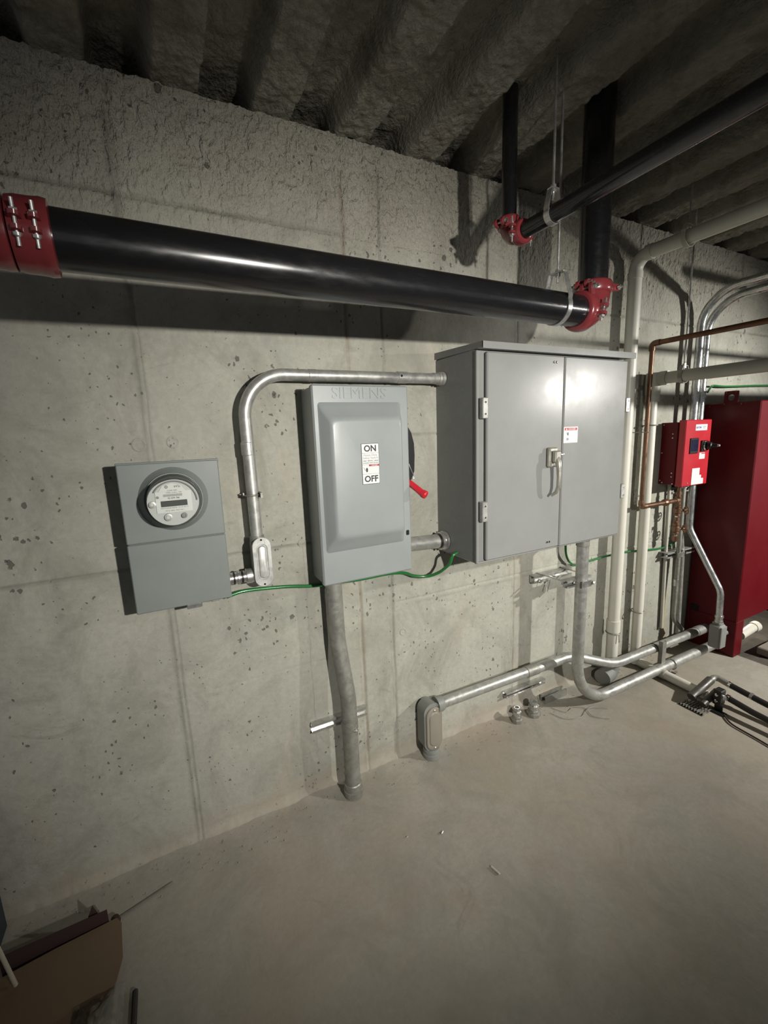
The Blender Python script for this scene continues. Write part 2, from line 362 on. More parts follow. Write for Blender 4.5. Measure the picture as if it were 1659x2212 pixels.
# floor
fx = np.linspace(-2.6, 3.40, 420); fy = np.linspace(-4.6, .03, 380)
Xf, Yf = np.meshgrid(fx, fy, indexing='ij')
hf = (fbm(420, 380, (10, 8), 5)-.5)*.006
hf = hf*smooth(-Yf, 0, .1) + .004*np.exp(-((Yf+.02)/.05)**2)*fbm(420, 380, (80, 40), 3)
hf = np.minimum(hf, .004) - .002 + .014*np.exp(-((Yf-.03)/.045)**2)*(.5+fbm(420, 380, (70, 30), 3))
P = np.stack([Xf, Yf, hf], -1); floor = grid_obj('floor', P, 'floor')
MB().box(-2.6, 8.5, -6.5, .30, -.12, -.03).obj('floor_slab', 'dirtfloor', None, 0, kind='structure')
fx = np.linspace(3.40, 8.5, 160); fy = np.linspace(-4.6, .03, 200); Xf, Yf = np.meshgrid(fx, fy, indexing='ij')
P = np.stack([Xf, Yf, -.022+(fbm(160, 200, (30, 30), 3)-.5)*.02], -1); grid_obj('floor_lower', P, 'dirtfloor')
MB().box(3.385, 3.402, -4.6, .03, -.05, -.001).obj('trim_1', 'floor', None, 0, kind='structure')
# sprayed steel deck
cx = np.concatenate([np.linspace(-2.6, -.9, 130)[:-1], np.linspace(-.9, 4.2, 760)[:-1], np.linspace(4.2, 8.5, 160)])
cy = np.concatenate([np.linspace(-5.2, -2.2, 100)[:-1], np.linspace(-2.2, .31, 420)])
Xc, Yc = np.meshgrid(cx, cy, indexing='ij'); nx, ny = Xc.shape
ph = ((Xc + .069 + (fbm(nx, ny, (6, 10), 3)-.5)*.018) % .304)
prof = smooth(ph, -.012, .020)*(1-smooth(ph, .135, .175)); prof = np.maximum(prof, smooth(ph, .290, .322)*0)
lump = fbm(nx, ny, (70, 26), 3, .55); fine = np.clip(fbm(nx, ny, (420, 170), 2, .62)-.35, 0, 1)
hc = WT + prof*.085 - (lump-.4)*.014 - fine*.013*(1.15-.5*prof) + (fbm(nx, ny, (200, 70), 2)-.5)*.012 + .004
hc = np.where(Yc > -.03, np.maximum(hc, WT + prof*.05 - .002), hc)
P = np.stack([Xc, Yc, hc], -1); ceil = grid_obj('ceiling', P[:, ::-1], 'ceil')
MB().box(-2.6, 8.5, -6.5, .34, 2.95, 3.05).obj('ceiling_slab', 'dark', None, 0, kind='structure')

# ------------------------------------------------------------------ meter box
t = thing('meter_box', 'grey wall-mounted electricity meter box with round glass meter, leftmost of the grey boxes', 'electric meter', (.012, 0, 1.038))
MB().bbox(-.138, .160, -.092, .004, 1.042, 1.534, .003).obj('housing', 'meter', t)
MB().bbox(-.142, .164, -.100, -.088, 1.278, 1.540, .003).bbox(-.144, .166, -.094, -.075, 1.532, 1.544, .002).obj('upper_cover', 'meter', t)
MB().bbox(-.142, .164, -.101, -.088, 1.037, 1.2755, .003).obj('lower_cover', 'meter', t)
MB().bbox(.012, .062, -.100, -.055, 1.022, 1.037, .002).obj('latch', 'zinc', t)
MB().bbox(.095, .125, -.05, .0, 1.015, 1.04, .002).obj('bracket', 'galvdark', t)
meter_t = t
mc = Vector((.0135, -.100, 1.4175))
mt_ = MB().lathe(mc, (0, -1, 0), [(-.002, .108), (.004, .104), (.012, .096), (.020, .093), (.024, .089), (.024, .080)], 56, caps=False).obj('meter', 'meter', t)
MB().lathe(mc+Vector((0, -.020, 0)), (0, -1, 0), [(0, .089), (.005, .0905), (.010, .089), (.010, .086)], 56, caps=False).obj('clamp_ring', 'meter', mt_)
MB().lathe(mc+Vector((0, -.028, 0)), (0, -1, 0), [(0, .0855), (.058, .0790), (.068, .0765), (.072, .072), (.073, .0)], 56, caps=False).obj('glass_dome', 'glass', mt_)
MB().lathe(mc+Vector((0, -.030, 0)), (0, -1, 0), [(0, .078), (.05, .0765), (.052, .072)], 56, caps=False).obj('inner_sleeve', 'offwhite', mt_)
MB().lathe(mc+Vector((0, -.078, 0)), (0, -1, 0), [(0, .0785), (.004, .0785), (.004, .0)], 56).obj('dial_face', 'dial', mt_)
fy_ = -.1835
MB().bbox(-.040, .064, fy_-.001, fy_+.001, 1.384, 1.452, .0004).prism([(-.030, .034), (.048, .034), (.036, .052), (.010, .060), (-.018, .052)], (.0, fy_, 1.4175), XX, ZZ, -YY, .001).obj('nameplate', 'white', mt_)
MB().bbox(-.026, .050, fy_-.004, fy_, 1.404, 1.4225, .001).obj('display', 'lcd', mt_)
for s_, sz, x, z in (('kV2c', .0095, .026, 1.4665), ('CL200 240V', .0058, .010, 1.4545), ('TYPE I-210+c  3W', .006, .014, 1.4475), ('|||||||||||||||||||||||||', .0085, .010, 1.4400), ('92 079 786', .0075, .012, 1.4300), ('WATTHOUR METER  TA 30  Kh 7.2', .0052, .012, 1.3990), ('FM 2S  60Hz  MULT BY 1', .0052, .012, 1.3905)):
    text('print', s_, sz, (x, fy_-.0014, z), XX, ZZ, 'ink' if sz > .007 else 'greyink', mt_)
MB().lathe((-.006, fy_, 1.4665), (0, -1, 0), [(0, .0052), (.0014, .0052), (.0014, 0)], 20).obj('round_emblem', 'greyink', mt_)
text('print', 'GE', .0055, (-.006, fy_-.0018, 1.4663), XX, ZZ, 'white', mt_)
MB().lathe((-.034, fy_, 1.435), (0, -1, 0), [(0, .0045), (.0014, .0045), (.0014, 0)], 16).obj('round_emblem', 'greyink', mt_)
for x, z, rr in ((-.009, 1.370, .0125), (.037, 1.371, .009), (-.050, 1.414, .011)):
    MB().lathe((x, fy_, z), (0, -1, 0), [(0, rr), (.006, rr*.94), (.007, rr*.5), (.004, rr*.45), (.004, 0)], 20).obj('knob', 'alu' if rr > .01 else 'greyink', mt_)
MB().tube([(.0135+.066*math.cos(a), fy_-.003, 1.4175+.066*math.sin(a)) for a in np.linspace(.0, 2.6, 30)], .0022, 8).obj('rim_bead', 'greyink', mt_)

# ------------------------------------------------------------------ generic conduit pieces
def sleeve(a, b, rad, lip=.0015):
    a = Vector(a); b = Vector(b); L = (b-a).length
    return MB().lathe(a, b-a, [(0, rad-lip), (.002, rad), (L-.002, rad), (L, rad-lip)], 28)
def hub(a, b, rad):
    a = Vector(a); b = Vector(b); L = (b-a).length
    return MB().lathe(a, b-a, [(0, rad*.86), (L*.45, rad*.86), (L*.46, rad), (L*.6, rad*1.02), (L*.62, rad*.92), (L*.72, rad*.92), (L*.74, rad*1.06), (L, rad*1.06)], 32)
def screw(p, d, rad, m, parent, name='screw'):
    return MB().lathe(p, d, [(0, rad), (rad*.5, rad*.95), (rad*.8, rad*.6), (rad*.8, 0)], 12).obj(name, m, parent)

# conduit from the meter up and over to the cabinet
t = thing('conduit', 'galvanised conduit rising right of the meter box and bending over above the switch', 'conduit', (.278, -.06, 1.25))
path = fillet([(.279, -.06, 1.235), (.275, -.06, 1.836), (1.142, -.06, 1.838)], [.155], 26)
MB().tube(path, .0222, 28).obj('pipe', 'galv', t)
sleeve((.2755, -.06, 1.548), (.275, -.06, 1.596), .0238).obj('coupling', 'galv', t)
sleeve((.520, -.06, 1.8365), (.555, -.06, 1.8365), .0235).obj('coupling', 'galv', t)
cp = sleeve((.905, -.06, 1.838), (.955, -.06, 1.838), .0242).obj('coupling', 'galv', t)
screw((.917, -.084, 1.842), (0, -1, 0), .005, 'dark', cp)
hub((1.085, -.06, 1.838), (1.139, -.06, 1.838), .0275).obj('connector', 'galv', t)
sp = MB().box(.246, .252, -.04, .0, 1.394, 1.409).tube([(.275-.0255*math.cos(a), -.06-.0255*math.sin(a), 1.4015) for a in np.linspace(0, PI, 16)], .0035, 8).box(.299, .306, -.10, -.0, 1.392, 1.411).obj('strap', 'galvdark', t)
MB().cyl((.236, -.02, 1.4015), (.25, -.02, 1.4015), .003, 8).obj('bolt', 'zinc', sp)

def obround(cx_, cz, hw, hh, n=14):
    return [(cx_+hw*math.cos(a), cz+(hh-hw)+hw*math.sin(a)) for a in np.linspace(0, PI, n)] + [(cx_+hw*math.cos(a), cz-(hh-hw)+hw*math.sin(a)) for a in np.linspace(PI, 2*PI, n)]
def ob_shell(cx_, cz, secs, n=14):                              # stacked obround sections: (y, half width, half height)
    b = MB(); k = 2*n
    for y, hw, hh in secs: b.v += [(p[0], y, p[1]) for p in obround(cx_, cz, hw, hh, n)]
    for j in range(len(secs)-1): b.f += [(j*k+i, j*k+(i+1) % k, (j+1)*k+(i+1) % k, (j+1)*k+i) for i in range(k)]
    b.f += [tuple(range(k)), tuple(range((len(secs)-1)*k, len(secs)*k))]; return b
# conduit body at the meter
t = thing('conduit_fitting', 'cast aluminium conduit body with oval cover between the meter box and the switch', 'conduit fitting', (.285, -.02, 1.055))
ob_shell(.283, 1.148, [(-.014, .020, .075), (-.022, .028, .088), (-.088, .030, .090), (-.092, .033, .093)]).obj('body', 'boxgrey', t)
cv = ob_shell(.286, 1.149, [(-.092, .0345, .0955), (-.097, .0345, .0955), (-.0985, .033, .094), (-.0985, .021, .070), (-.094, .018, .067), (-.094, .016, .065), (-.101, .013, .061), (-.102, .011, .059)]).obj('cover', 'alu', t)
for z in (1.235, 1.063): screw((.286, -.0985, z), (0, -1, 0), .0038, 'dark', cv)
MB().lathe((.279, -.06, 1.215), (0, 0, 1), [(0, .027), (.022, .027), (.026, .0262), (.030, .0262), (.031, .0235)], 28).obj('hub_collar', 'galvdark', t)
MB().lathe((.158, -.062, 1.095), (1, 0, 0), [(0, .026), (.010, .026), (.012, .023), (.034, .023), (.036, .0265), (.044, .0265), (.046, .0225), (.066, .0225), (.068, .029), (.086, .029), (.1, .024)], 32).obj('connector', 'zinc', t)
MB().lathe((.178, -.062, 1.095), (1, 0, 0), [(0, .0242), (.006, .0242)], 28).lathe((.207, -.062, 1.095), (1, 0, 0), [(0, .0242), (.007, .0242)], 28).obj('seal_ring', 'blackp', t)

# ------------------------------------------------------------------ safety switch
t = thing('safety_switch', 'light grey safety switch box with embossed door, ON/OFF label and red handle', 'electrical switch', (.72, 0, 1.008))
MB().bbox(.519, .926, -.082, .006, 1.012, 1.792, .004).obj('housing', 'sw', t)
door = MB().bbox(.515, .930, -.110, -.080, 1.007, 1.799, .006).obj('door', 'sw', t)
b = MB(); secs = []
for y, x0, x1, z0, z1, rr in ((-.109, .534, .893, 1.143, 1.734, .012), (-.112, .537, .890, 1.146, 1.731, .012), (-.120, .543, .884, 1.160, 1.714, .016), (-.146, .563, .876, 1.196, 1.678, .022), (-.1535, .570, .870, 1.206, 1.668, .026), (-.155, .580, .862, 1.217, 1.656, .028)):
    pl = []
    for cx_, cz, a0 in ((x1-rr, z1-rr, 0), (x0+rr, z1-rr, PI/2), (x0+rr, z0+rr, PI), (x1-rr, z0+rr, 3*PI/2)):
        pl += [(cx_+rr*math.cos(a0+k*PI/12), y, cz+rr*math.sin(a0+k*PI/12)) for k in range(7)]
    secs.append(pl)
for pl in secs: b.v += pl
k = 28
for j in range(len(secs)-1): b.f += [(j*k+i, j*k+(i+1) % k, (j+1)*k+(i+1) % k, (j+1)*k+i) for i in range(k)]
b.f.append(tuple(range(5*k, 6*k))); b.obj('raised_panel', 'sw', door, 60)
text('embossed_lettering', 'SIEMENS', .062, (.712, -.1105, 1.766), XX, ZZ, 'sw', door, .0016, stretch=1.02)
lb = MB().bbox(.686, .762, -.1562, -.1545, 1.412, 1.572, .0004).obj('label', 'ink', t)
MB().bbox(.6875, .7605, -.1568, -.1555, 1.4135, 1.5705, .0003).obj('label_face', 'white', lb)
text('print', 'ON', .034, (.7240, -.1569, 1.5515), XX, ZZ, 'ink', lb, offset=.0009)
text('print', 'OFF', .034, (.7245, -.1569, 1.4320), XX, ZZ, 'ink', lb, offset=.0009)
for z in (1.5345, 1.4895, 1.4530): MB().box(.6875, .7605, -.1571, -.1566, z-.0004, z+.0004).obj('rule', 'ink', lb)
for s_, sz, z in (('Heavy Duty', .0125, 1.5265), ('Safety Switch', .0125, 1.5155), ('200A 240VAC; 60HP', .0078, 1.5040), ('HORSEPOWER RATED', .0068, 1.4955)):
    text('print', s_, sz, (.724, -.1569, z), XX, ZZ, 'greyink' if sz > .01 else 'ink', lb)
MB().box(.716, .7605, -.1572, -.1566, 1.4825, 1.4890).obj('danger_band', 'redink', lb)
text('print', 'DANGER', .0068, (.740, -.1574, 1.4857), XX, ZZ, 'white', lb)
for i in range(8): MB().box(.718, .757-.006*(i % 3), -.1571, -.1566, 1.4790-.0032*i-.0006, 1.4790-.0032*i).obj('fine_print', 'offwhite', lb)
def hand_mark(x, y, z, s, parent):
    poly = [(-.35, -1), (.35, -1), (.5, -.2), (.5, .5), (.3, .9), (.1, .95), (-.1, 1), (-.3, .8), (-.5, .3), (-.45, -.3)]
    MB().prism([(p[0]*s, p[1]*s) for p in poly], (x, y, z), XX, ZZ, -YY, .0005).obj('hand_pictogram', 'ink', parent)
    MB().tube([(x-s*1.7, y-.0003, z+s*1.1), (x-s*1.0, y-.0003, z+s*.4), (x-s*1.1, y-.0003, z-s*.1), (x-s*.6, y-.0003, z-.2*s)], s*.09, 6).obj('bolt_pictogram', 'ink', parent)
hand_mark(.7065, -.1567, 1.469, .0085, lb)
MB().prism([(0, -.112), (.020, -.106), (.036, -.07), (.040, 0), (.038, .05), (.026, .095), (.012, .118), (0, .104)], (.927, -.062, 1.512), XX, ZZ, -YY, .030).obj('handle_guard', 'blackp', t)
MB().tube([(.932, -.094, 1.482), (.956, -.094, 1.428), (.958, -.094, 1.412), (.950, -.094, 1.410)], .0022, 8).obj('hasp', 'zinc', t)
hd = MB().tube([(.936, -.080, 1.398), (.942, -.098, 1.388), (.954, -.128, 1.368), (.966, -.150, 1.350)], .014, 18, rads=[.0135, .0140, .0140, .0150]).obj('handle', 'redplastic', t)
MB().lathe((.964, -.147, 1.353), (.50, -.75, -.5), [(0, .0150), (.004, .0178), (.018, .0184), (.023, .0150), (.024, 0)], 24).obj('handle_grip', 'redplastic', hd)
MB().bbox(.903, .918, -.114, -.106, 1.168, 1.190, .003).obj('door_latch', 'blackp', door)

def refit(t, k, c, shift, y0=None):
    for o in [o for o in bpy.data.objects if root_of(o) == t and o.type == 'MESH']:
        me = o.data; a = np.empty(len(me.vertices)*3, np.float32); me.vertices.foreach_get('co', a); a = a.reshape(-1, 3)
        a[:, 0] = c[0]+(a[:, 0]-c[0])*k+shift[0]; a[:, 2] = c[1]+(a[:, 2]-c[1])*k+shift[2]
        a[:, 1] = np.where(a[:, 1] < -.03, a[:, 1]+shift[1], a[:, 1]); me.vertices.foreach_set('co', a.reshape(-1)); me.update()
refit(t, .976, (.7225, 1.403), (-.0172, -.035, .0048))
refit(meter_t, .982, (.011, 1.288), (0, -.028, .0058))
# conduit from switch to cabinet
t = thing('conduit', 'short thick grey conduit running from the safety switch into the cabinet side', 'conduit', (1.03, -.06, 1.10))
MB().cyl((.924, -.052, 1.110), (1.142, -.060, 1.100), .0335, 30).obj('pipe', 'galv', t)
MB().lathe((1.096, -.0585, 1.102), (1, 0, 0), [(0, .0345), (.006, .0352), (.012, .0352)], 32).obj('seal_ring', 'blackp', t)
MB().lathe((1.106, -.0585, 1.102), (1, 0, 0), [(0, .040), (.003, .043), (.010, .043), (.012, .038), (.018, .038), (.020, .0445), (.033, .0445)], 36).obj('locknut', 'zinc', t)

# ------------------------------------------------------------------ double door cabinet
t = thing('electrical_cabinet', 'large grey double-door electrical cabinet with drip lid on the concrete wall', 'electrical cabinet', (1.60, 0, 1.04))
MB().bbox(1.142, 2.058, -.282, .006, 1.041, 1.926, .004).obj('body', 'cab', t)
MB().bbox(1.140, 1.150, -.292, -.278, 1.042, 1.918, .003).bbox(1.140, 2.060, -.290, -.278, 1.041, 1.048, .002).obj('front_flange', 'cab', t)
b = MB(); lx0, lx1 = 1.136, 2.066
b.prism([(.01, 1.927), (-.334, 1.921), (-.334, 1.9435), (.01, 1.956)], (lx0, 0, 0), YY, ZZ, XX, lx1-lx0)
b.box(lx0, lx1, -.336, -.330, 1.917, 1.9435); b.obj('drip_lid', 'cab', t)
dl = MB().bbox(1.184, 1.6195, -.304, -.284, 1.052, 1.913, .005).obj('door', 'cab', t)
dr = MB().bbox(1.6225, 2.054, -.306, -.284, 1.050, 1.912, .005).obj('door', 'cab', t)
for x, z in ((1.562, 1.886), (1.548, 1.083)):
    for dx in (-.0075, .0075): screw((x+dx, -.304, z), (0, -1, 0), .0055, 'chrome', dl, 'rivet')
for x0, x1, z0, z1 in ((1.156, 1.184, 1.652, 1.735), (1.156, 1.184, 1.226, 1.312), (2.054, 2.078, 1.668, 1.738), (2.054, 2.078, 1.238, 1.312)):
    hg = MB().bbox(x0, x1, -.312, -.286, z0, z1, .003).obj('hinge', 'galv', t)
    for k in range(2): screw(((x0+x1)/2, -.312, z0+(z1-z0)*(.22+.56*k)), (0, -1, 0), .004, 'chrome', hg)
hb = MB().bbox(1.520, 1.574, -.326, -.304, 1.432, 1.520, .006).bbox(1.530, 1.566, -.352, -.326, 1.452, 1.506, .006).obj('handle', 'nickel', t)
MB().tube([(1.547, -.338, 1.475), (1.546, -.352, 1.455), (1.546, -.356, 1.430), (1.548, -.356, 1.39), (1.548, -.354, 1.345), (1.543, -.346, 1.320), (1.532, -.330, 1.305)], .009, 14, rads=[.014, .014, .011, .0095, .009, .008, .006]).obj('lever', 'nickel', hb)
MB().cyl((1.574, -.338, 1.487), (1.592, -.338, 1.487), .0045, 10).obj('lock_pin', 'chrome', hb)
st = MB().bbox(1.625, 1.717, -.3072, -.3058, 1.535, 1.607, .0003).obj('warning_sticker', 'white', t)
MB().box(1.630, 1.712, -.3076, -.3070, 1.591, 1.603).obj('danger_band', 'redink', st)
text('print', 'DANGER', .0115, (1.677, -.3078, 1.5968), XX, ZZ, 'white', st)
MB().prism([(-.005, -.004), (.005, -.004), (0, .005)], (1.642, -.3076, 1.597), XX, ZZ, -YY, .0004).obj('triangle_pictogram', 'white', st)
hand_mark(1.652, -.3072, 1.576, .0075, st)
MB().prism([(-.008, .006), (.001, .006), (.009, 0), (.001, -.006), (-.008, -.006)], (1.652, -.3072, 1.552), XX, ZZ, -YY, .0004).obj('arrow_pictogram', 'greyink', st)
for i in range(10):
    z = 1.585-.0042*i-(.004 if i > 3 else 0); MB().box(1.672, 1.706-.004*(i % 3), -.3075, -.3070, z-.001, z).obj('fine_print', 'offwhite', st)

# ------------------------------------------------------------------ green ground wires
def wire(label, pts, rad=.0072, m='green', cat='wire', name='ground_wire'):
    P_ = [Vector(p) for p in pts]; out = []
    for i in range(len(P_)-1):
        p0 = P_[max(i-1, 0)]; p1 = P_[i]; p2 = P_[i+1]; p3 = P_[min(i+2, len(P_)-1)]
        for k in range(8):
            s = k/8; out.append(.5*((2*p1)+(p2-p0)*s+(2*p0-5*p1+4*p2-p3)*s*s+(3*p1-p0-3*p2+p3)*s**3))
    out.append(P_[-1]); return MB().tube(out, rad, 10).obj(name, m, None, 60, label=label, category=cat)
wire('green ground wire running along the wall from the meter box past the switch', [(.150, -.035, 1.018), (.21, -.03, 1.027), (.30, -.025, 1.020), (.40, -.024, 1.008), (.50, -.022, .990), (.60, -.022, .984), (.72, -.022, .978), (.84, -.022, .978), (.93, -.022, .968), (.985, -.03, .945), (1.045, -.05, .938), (1.082, -.085, .958), (1.098, -.115, .985), (1.108, -.140, 1.012), (1.118, -.150, 1.050), (1.150, -.152, 1.062)])
wire('green ground wire looping out below the cabinet towards the white pipes', [(1.99, -.035, 1.045), (1.992, -.033, .95), (2.005, -.03, .88), (2.05, -.022, .825), (2.12, -.016, .80), (2.30, -.012, .805), (2.55, -.010, .805), (2.80, -.012, .782), (2.98, -.012, .770), (3.08, -.015, .785), (3.14, -.02, .83), (3.155, -.03, .90)], .0066)
wire('thin green wire above the big red enclosure', [(3.235, -.07, 1.80), (3.29, -.06, 1.835), (3.36, -.04, 1.848), (3.50, -.035, 1.845), (3.70, -.03, 1.85), (4.0, -.03, 1.86), (4.6, -.03, 1.87), (5.2, -.03, 1.86)], .0065)

# ------------------------------------------------------------------ conduit from switch down to the floor
t = thing('conduit', 'thick weathered conduit dropping from the safety switch into the floor', 'conduit', (.58, -.08, 0))
MB().tube(fillet([(.572, -.058, 1.010), (.575, -.058, .74), (.598, -.088, .47), (.596, -.090, 0.0)], [.30, .30], 12), .0350, 30).obj('pipe', 'galvdark', t)
MB().lathe((.596, -.090, .001), (0, 0, 1), [(0, .043), (.026, .043), (.028, .0395), (.058, .0395), (.062, .036)], 34).obj('coupling', 'galvdark', t)
MB().lathe((.597, -.089, .335), (0, 0, 1), [(0, .0375), (.030, .0375)], 30).obj('clamp', 'galvdark', t)
MB().cyl((.600, -.126, .338), (.622, -.134, .338), .004, 8).lathe((.607, -.129, .338), (1, -.3, 0), [(0, .008), (.007, .008)], 6).obj('clamp_bolt', 'zinc', t)
def strut(name, label, x0, x1, y, z, hgt=.041, dep=.030, m='zinc', cat='strut channel'):
    b = MB()
    pr = [(0, 0), (-dep, 0), (-dep, .010), (-dep+.003, .010), (-dep+.003, .003), (-.003, .003), (-.003, hgt-.003), (-dep+.003, hgt-.003), (-dep+.003, hgt-.010), (-dep, hgt-.010), (-dep, hgt), (0, hgt)]
    b.prism(pr, (x0, y, z), YY, ZZ, XX, x1-x0); return b.obj(name, m, None, 20, label=label, category=cat)
strut('strut_channel', 'short steel strut channel on the wall behind the weathered conduit', .445, .708, 0, .318)
strut('strut_channel', 'narrow steel strut channel on the wall under the sloping conduit', 1.56, 1.86, 0, .118, .030, .035)

# ------------------------------------------------------------------ conduit body by the floor and its long run
t = thing('conduit_fitting', 'brown-grey oval conduit body standing low at the floor beside the wall', 'conduit fitting', (1.03, -.07, 0))
ob_shell(1.030, .172, [(-.012, .036, .112), (-.020, .045, .126), (-.080, .047, .129), (-.090, .048, .130)]).obj('body', 'boxgrey', t)
cv = ob_shell(1.036, .166, [(-.090, .046, .116), (-.098, .045, .115), (-.1005, .042, .111), (-.1005, .031, .092), (-.104, .028, .088), (-.105, .025, .084)]).obj('cover', 'brown', t)
for z in (.268, .064): screw((1.036, -.1005, z), (0, -1, 0), .0055, 'zinc', cv)
MB().lathe((1.035, -.066, .001), (0, 0, 1), [(0, .044), (.020, .044), (.022, .040), (.034, .040), (.036, .0425), (.050, .040)], 30).obj('floor_coupling', 'boxgrey', t)
MB().lathe((1.065, -.066, .268), (1, 0, 0), [(0, .040), (.030, .038), (.040, .034), (.041, .031)], 30).obj('hub_collar', 'boxgrey', t)
t = thing('conduit', 'long galvanised conduit running low along the wall to the red enclosure', 'conduit', (1.8, -.08, .268))
MB().tube(fillet([(1.09, -.066, .268), (2.02, -.078, .270), (2.31, -.150, .165), (3.345, -.150, .152)], [.35, .35], 14), .0285, 28).obj('pipe', 'galv', t)
sleeve((1.66, -.0735, .2695), (1.745, -.0745, .2695), .0318).obj('coupling', 'galvdark', t)
sleeve((3.10, -.150, .155), (3.17, -.150, .154), .0320).obj('coupling', 'galvdark', t)
sleeve((3.20, -.150, .154), (3.30, -.150, .153), .0325).obj('connector', 'galv', t)
t = thing('conduit', 'grey conduit dropping from the cabinet and sweeping right along the floor', 'conduit', (1.93, -.2, .03))
MB().tube(fillet([(1.925, -.200, 1.045), (1.922, -.200, .040), (3.33, -.212, .052)], [.265], 26), .0310, 30).obj('pipe', 'galv', t)
sp = MB().tube([(2.82, -.212-.034*math.sin(a), .048+.034*math.cos(a)) for a in np.linspace(-.6, PI, 18)], .004, 8).box(2.812, 2.828, -.258, -.236, .008, .014).obj('strap', 'zinc', t)
sleeve((1.9225, -.200, .985), (1.9225, -.200, 1.043), .0340).obj('connector', 'galvdark', t)
# post that carries the two conduits
t = thing('strut_post', 'short upright strut post between the two low conduits', 'strut channel', (2.72, -.181, 0))
MB().prism([(0, 0), (.041, 0), (.041, .012), (.036, .012), (.036, .004), (.005, .004), (.005, .026), (0, .026)], (2.715, -.207, .0), XX, YY, ZZ, .225).obj('channel', 'galvdark', t)
MB().bbox(2.700, 2.770, -.215, -.178, .0, .004, .001).obj('foot_plate', 'galvdark', t)
MB().tube([(2.716+.0, -.150-.032*math.sin(a), .158+.032*math.cos(a)) for a in np.linspace(-2.2, 1.8, 18)], .003, 8).obj('strap', 'blackp', t)

# ------------------------------------------------------------------ strut bracket behind the floor-sweeping conduit
t = thing('strut_bracket', 'bare steel strut frame bracket sticking out of the wall below the cabinet', 'bracket', (1.86, -.1, .78))
for y0, y1, x0, x1 in ((-.006, -.040, 1.745, 2.045), (-.150, -.190, 1.83, 2.02)):
    fr = MB().prism([(0, 0), (y1-y0, 0), (y1-y0, .010), (y1-y0+.003, .010), (y1-y0+.003, .003), (-.003, .003), (-.003, .038), (y1-y0+.003, .038), (y1-y0+.003, .030), (y1-y0, .030), (y1-y0, .041), (0, .041)], (x0, y0, .760), YY, ZZ, XX, x1-x0).obj('rail', 'galv', t, 20)
for x in (1.80, 1.99): MB().bbox(x, x+.012, -.190, -.004, .801, .806, .001).obj('cross_bar', 'zinc', t)
for x, y in ((1.775, -.044), (1.985, -.194)): MB().lathe((x, y, .772), (0, -1, 0), [(0, .011), (.010, .011), (.011, .006), (.018, .006)], 6).obj('bolt', 'zinc', t)
MB().bbox(1.888, 1.960, -.2365, -.2325, .764, .800, .001).lathe((1.962, -.235, .782), (1, 0, 0), [(0, .011), (.008, .011), (.009, .005), (.022, .005)], 8).obj('pipe_clamp', 'zinc', t)
MB().cyl((1.86, -.05, .765), (1.835, -.052, .70), .0022, 6).obj('loose_wire', 'galvdark', t)

# floor fittings
def stub(x, y, label, r_):
    t = thing('floor_fitting', label, 'conduit fitting', (x, y, 0), 'small steel fittings at the foot of the wall')
    MB().lathe((x, y, .001), (0, 0, 1), [(0, r_), (.016, r_), (.020, r_*.82), (.030, r_*.80)], 8).obj('base_nut', 'galvdark', t, 25)
    MB().lathe((x, y, .031), (0, 0, 1), [(0, r_*.62), (.020, r_*.62), (.022, r_*.70), (.030, r_*.70)], 18).obj('collar', 'zinc', t)
    MB().lathe((x, y, .062), (0, 0, 1), [(0, r_*.52), (.022, r_*.52), (.022, r_*.34), (.004, r_*.30)], 18).obj('threaded_top', 'zinc', t)
    screw((x-.004, y-r_*.62, .045), (0, -1, 0), .004, 'chrome', t)
stub(1.590, -.085, 'steel conduit stub fitting on the floor, the one nearer the camera', .032)
stub(1.712, -.090, 'steel conduit stub fitting on the floor with a wider base, second from the camera', .040)
o = MB().prism([(0, 0), (-.040, 0), (-.040, .041), (-.030, .041), (-.030, .038), (-.037, .038), (-.037, .003), (-.003, .003), (-.003, .038), (-.010, .038), (-.010, .041), (0, .041)], (1.84, -.018, .001), YY, ZZ, XX, .18).obj('strut_offcut', 'galvdark', None, 20, label='short dull steel strut offcut lying on the floor against the wall', category='strut channel')

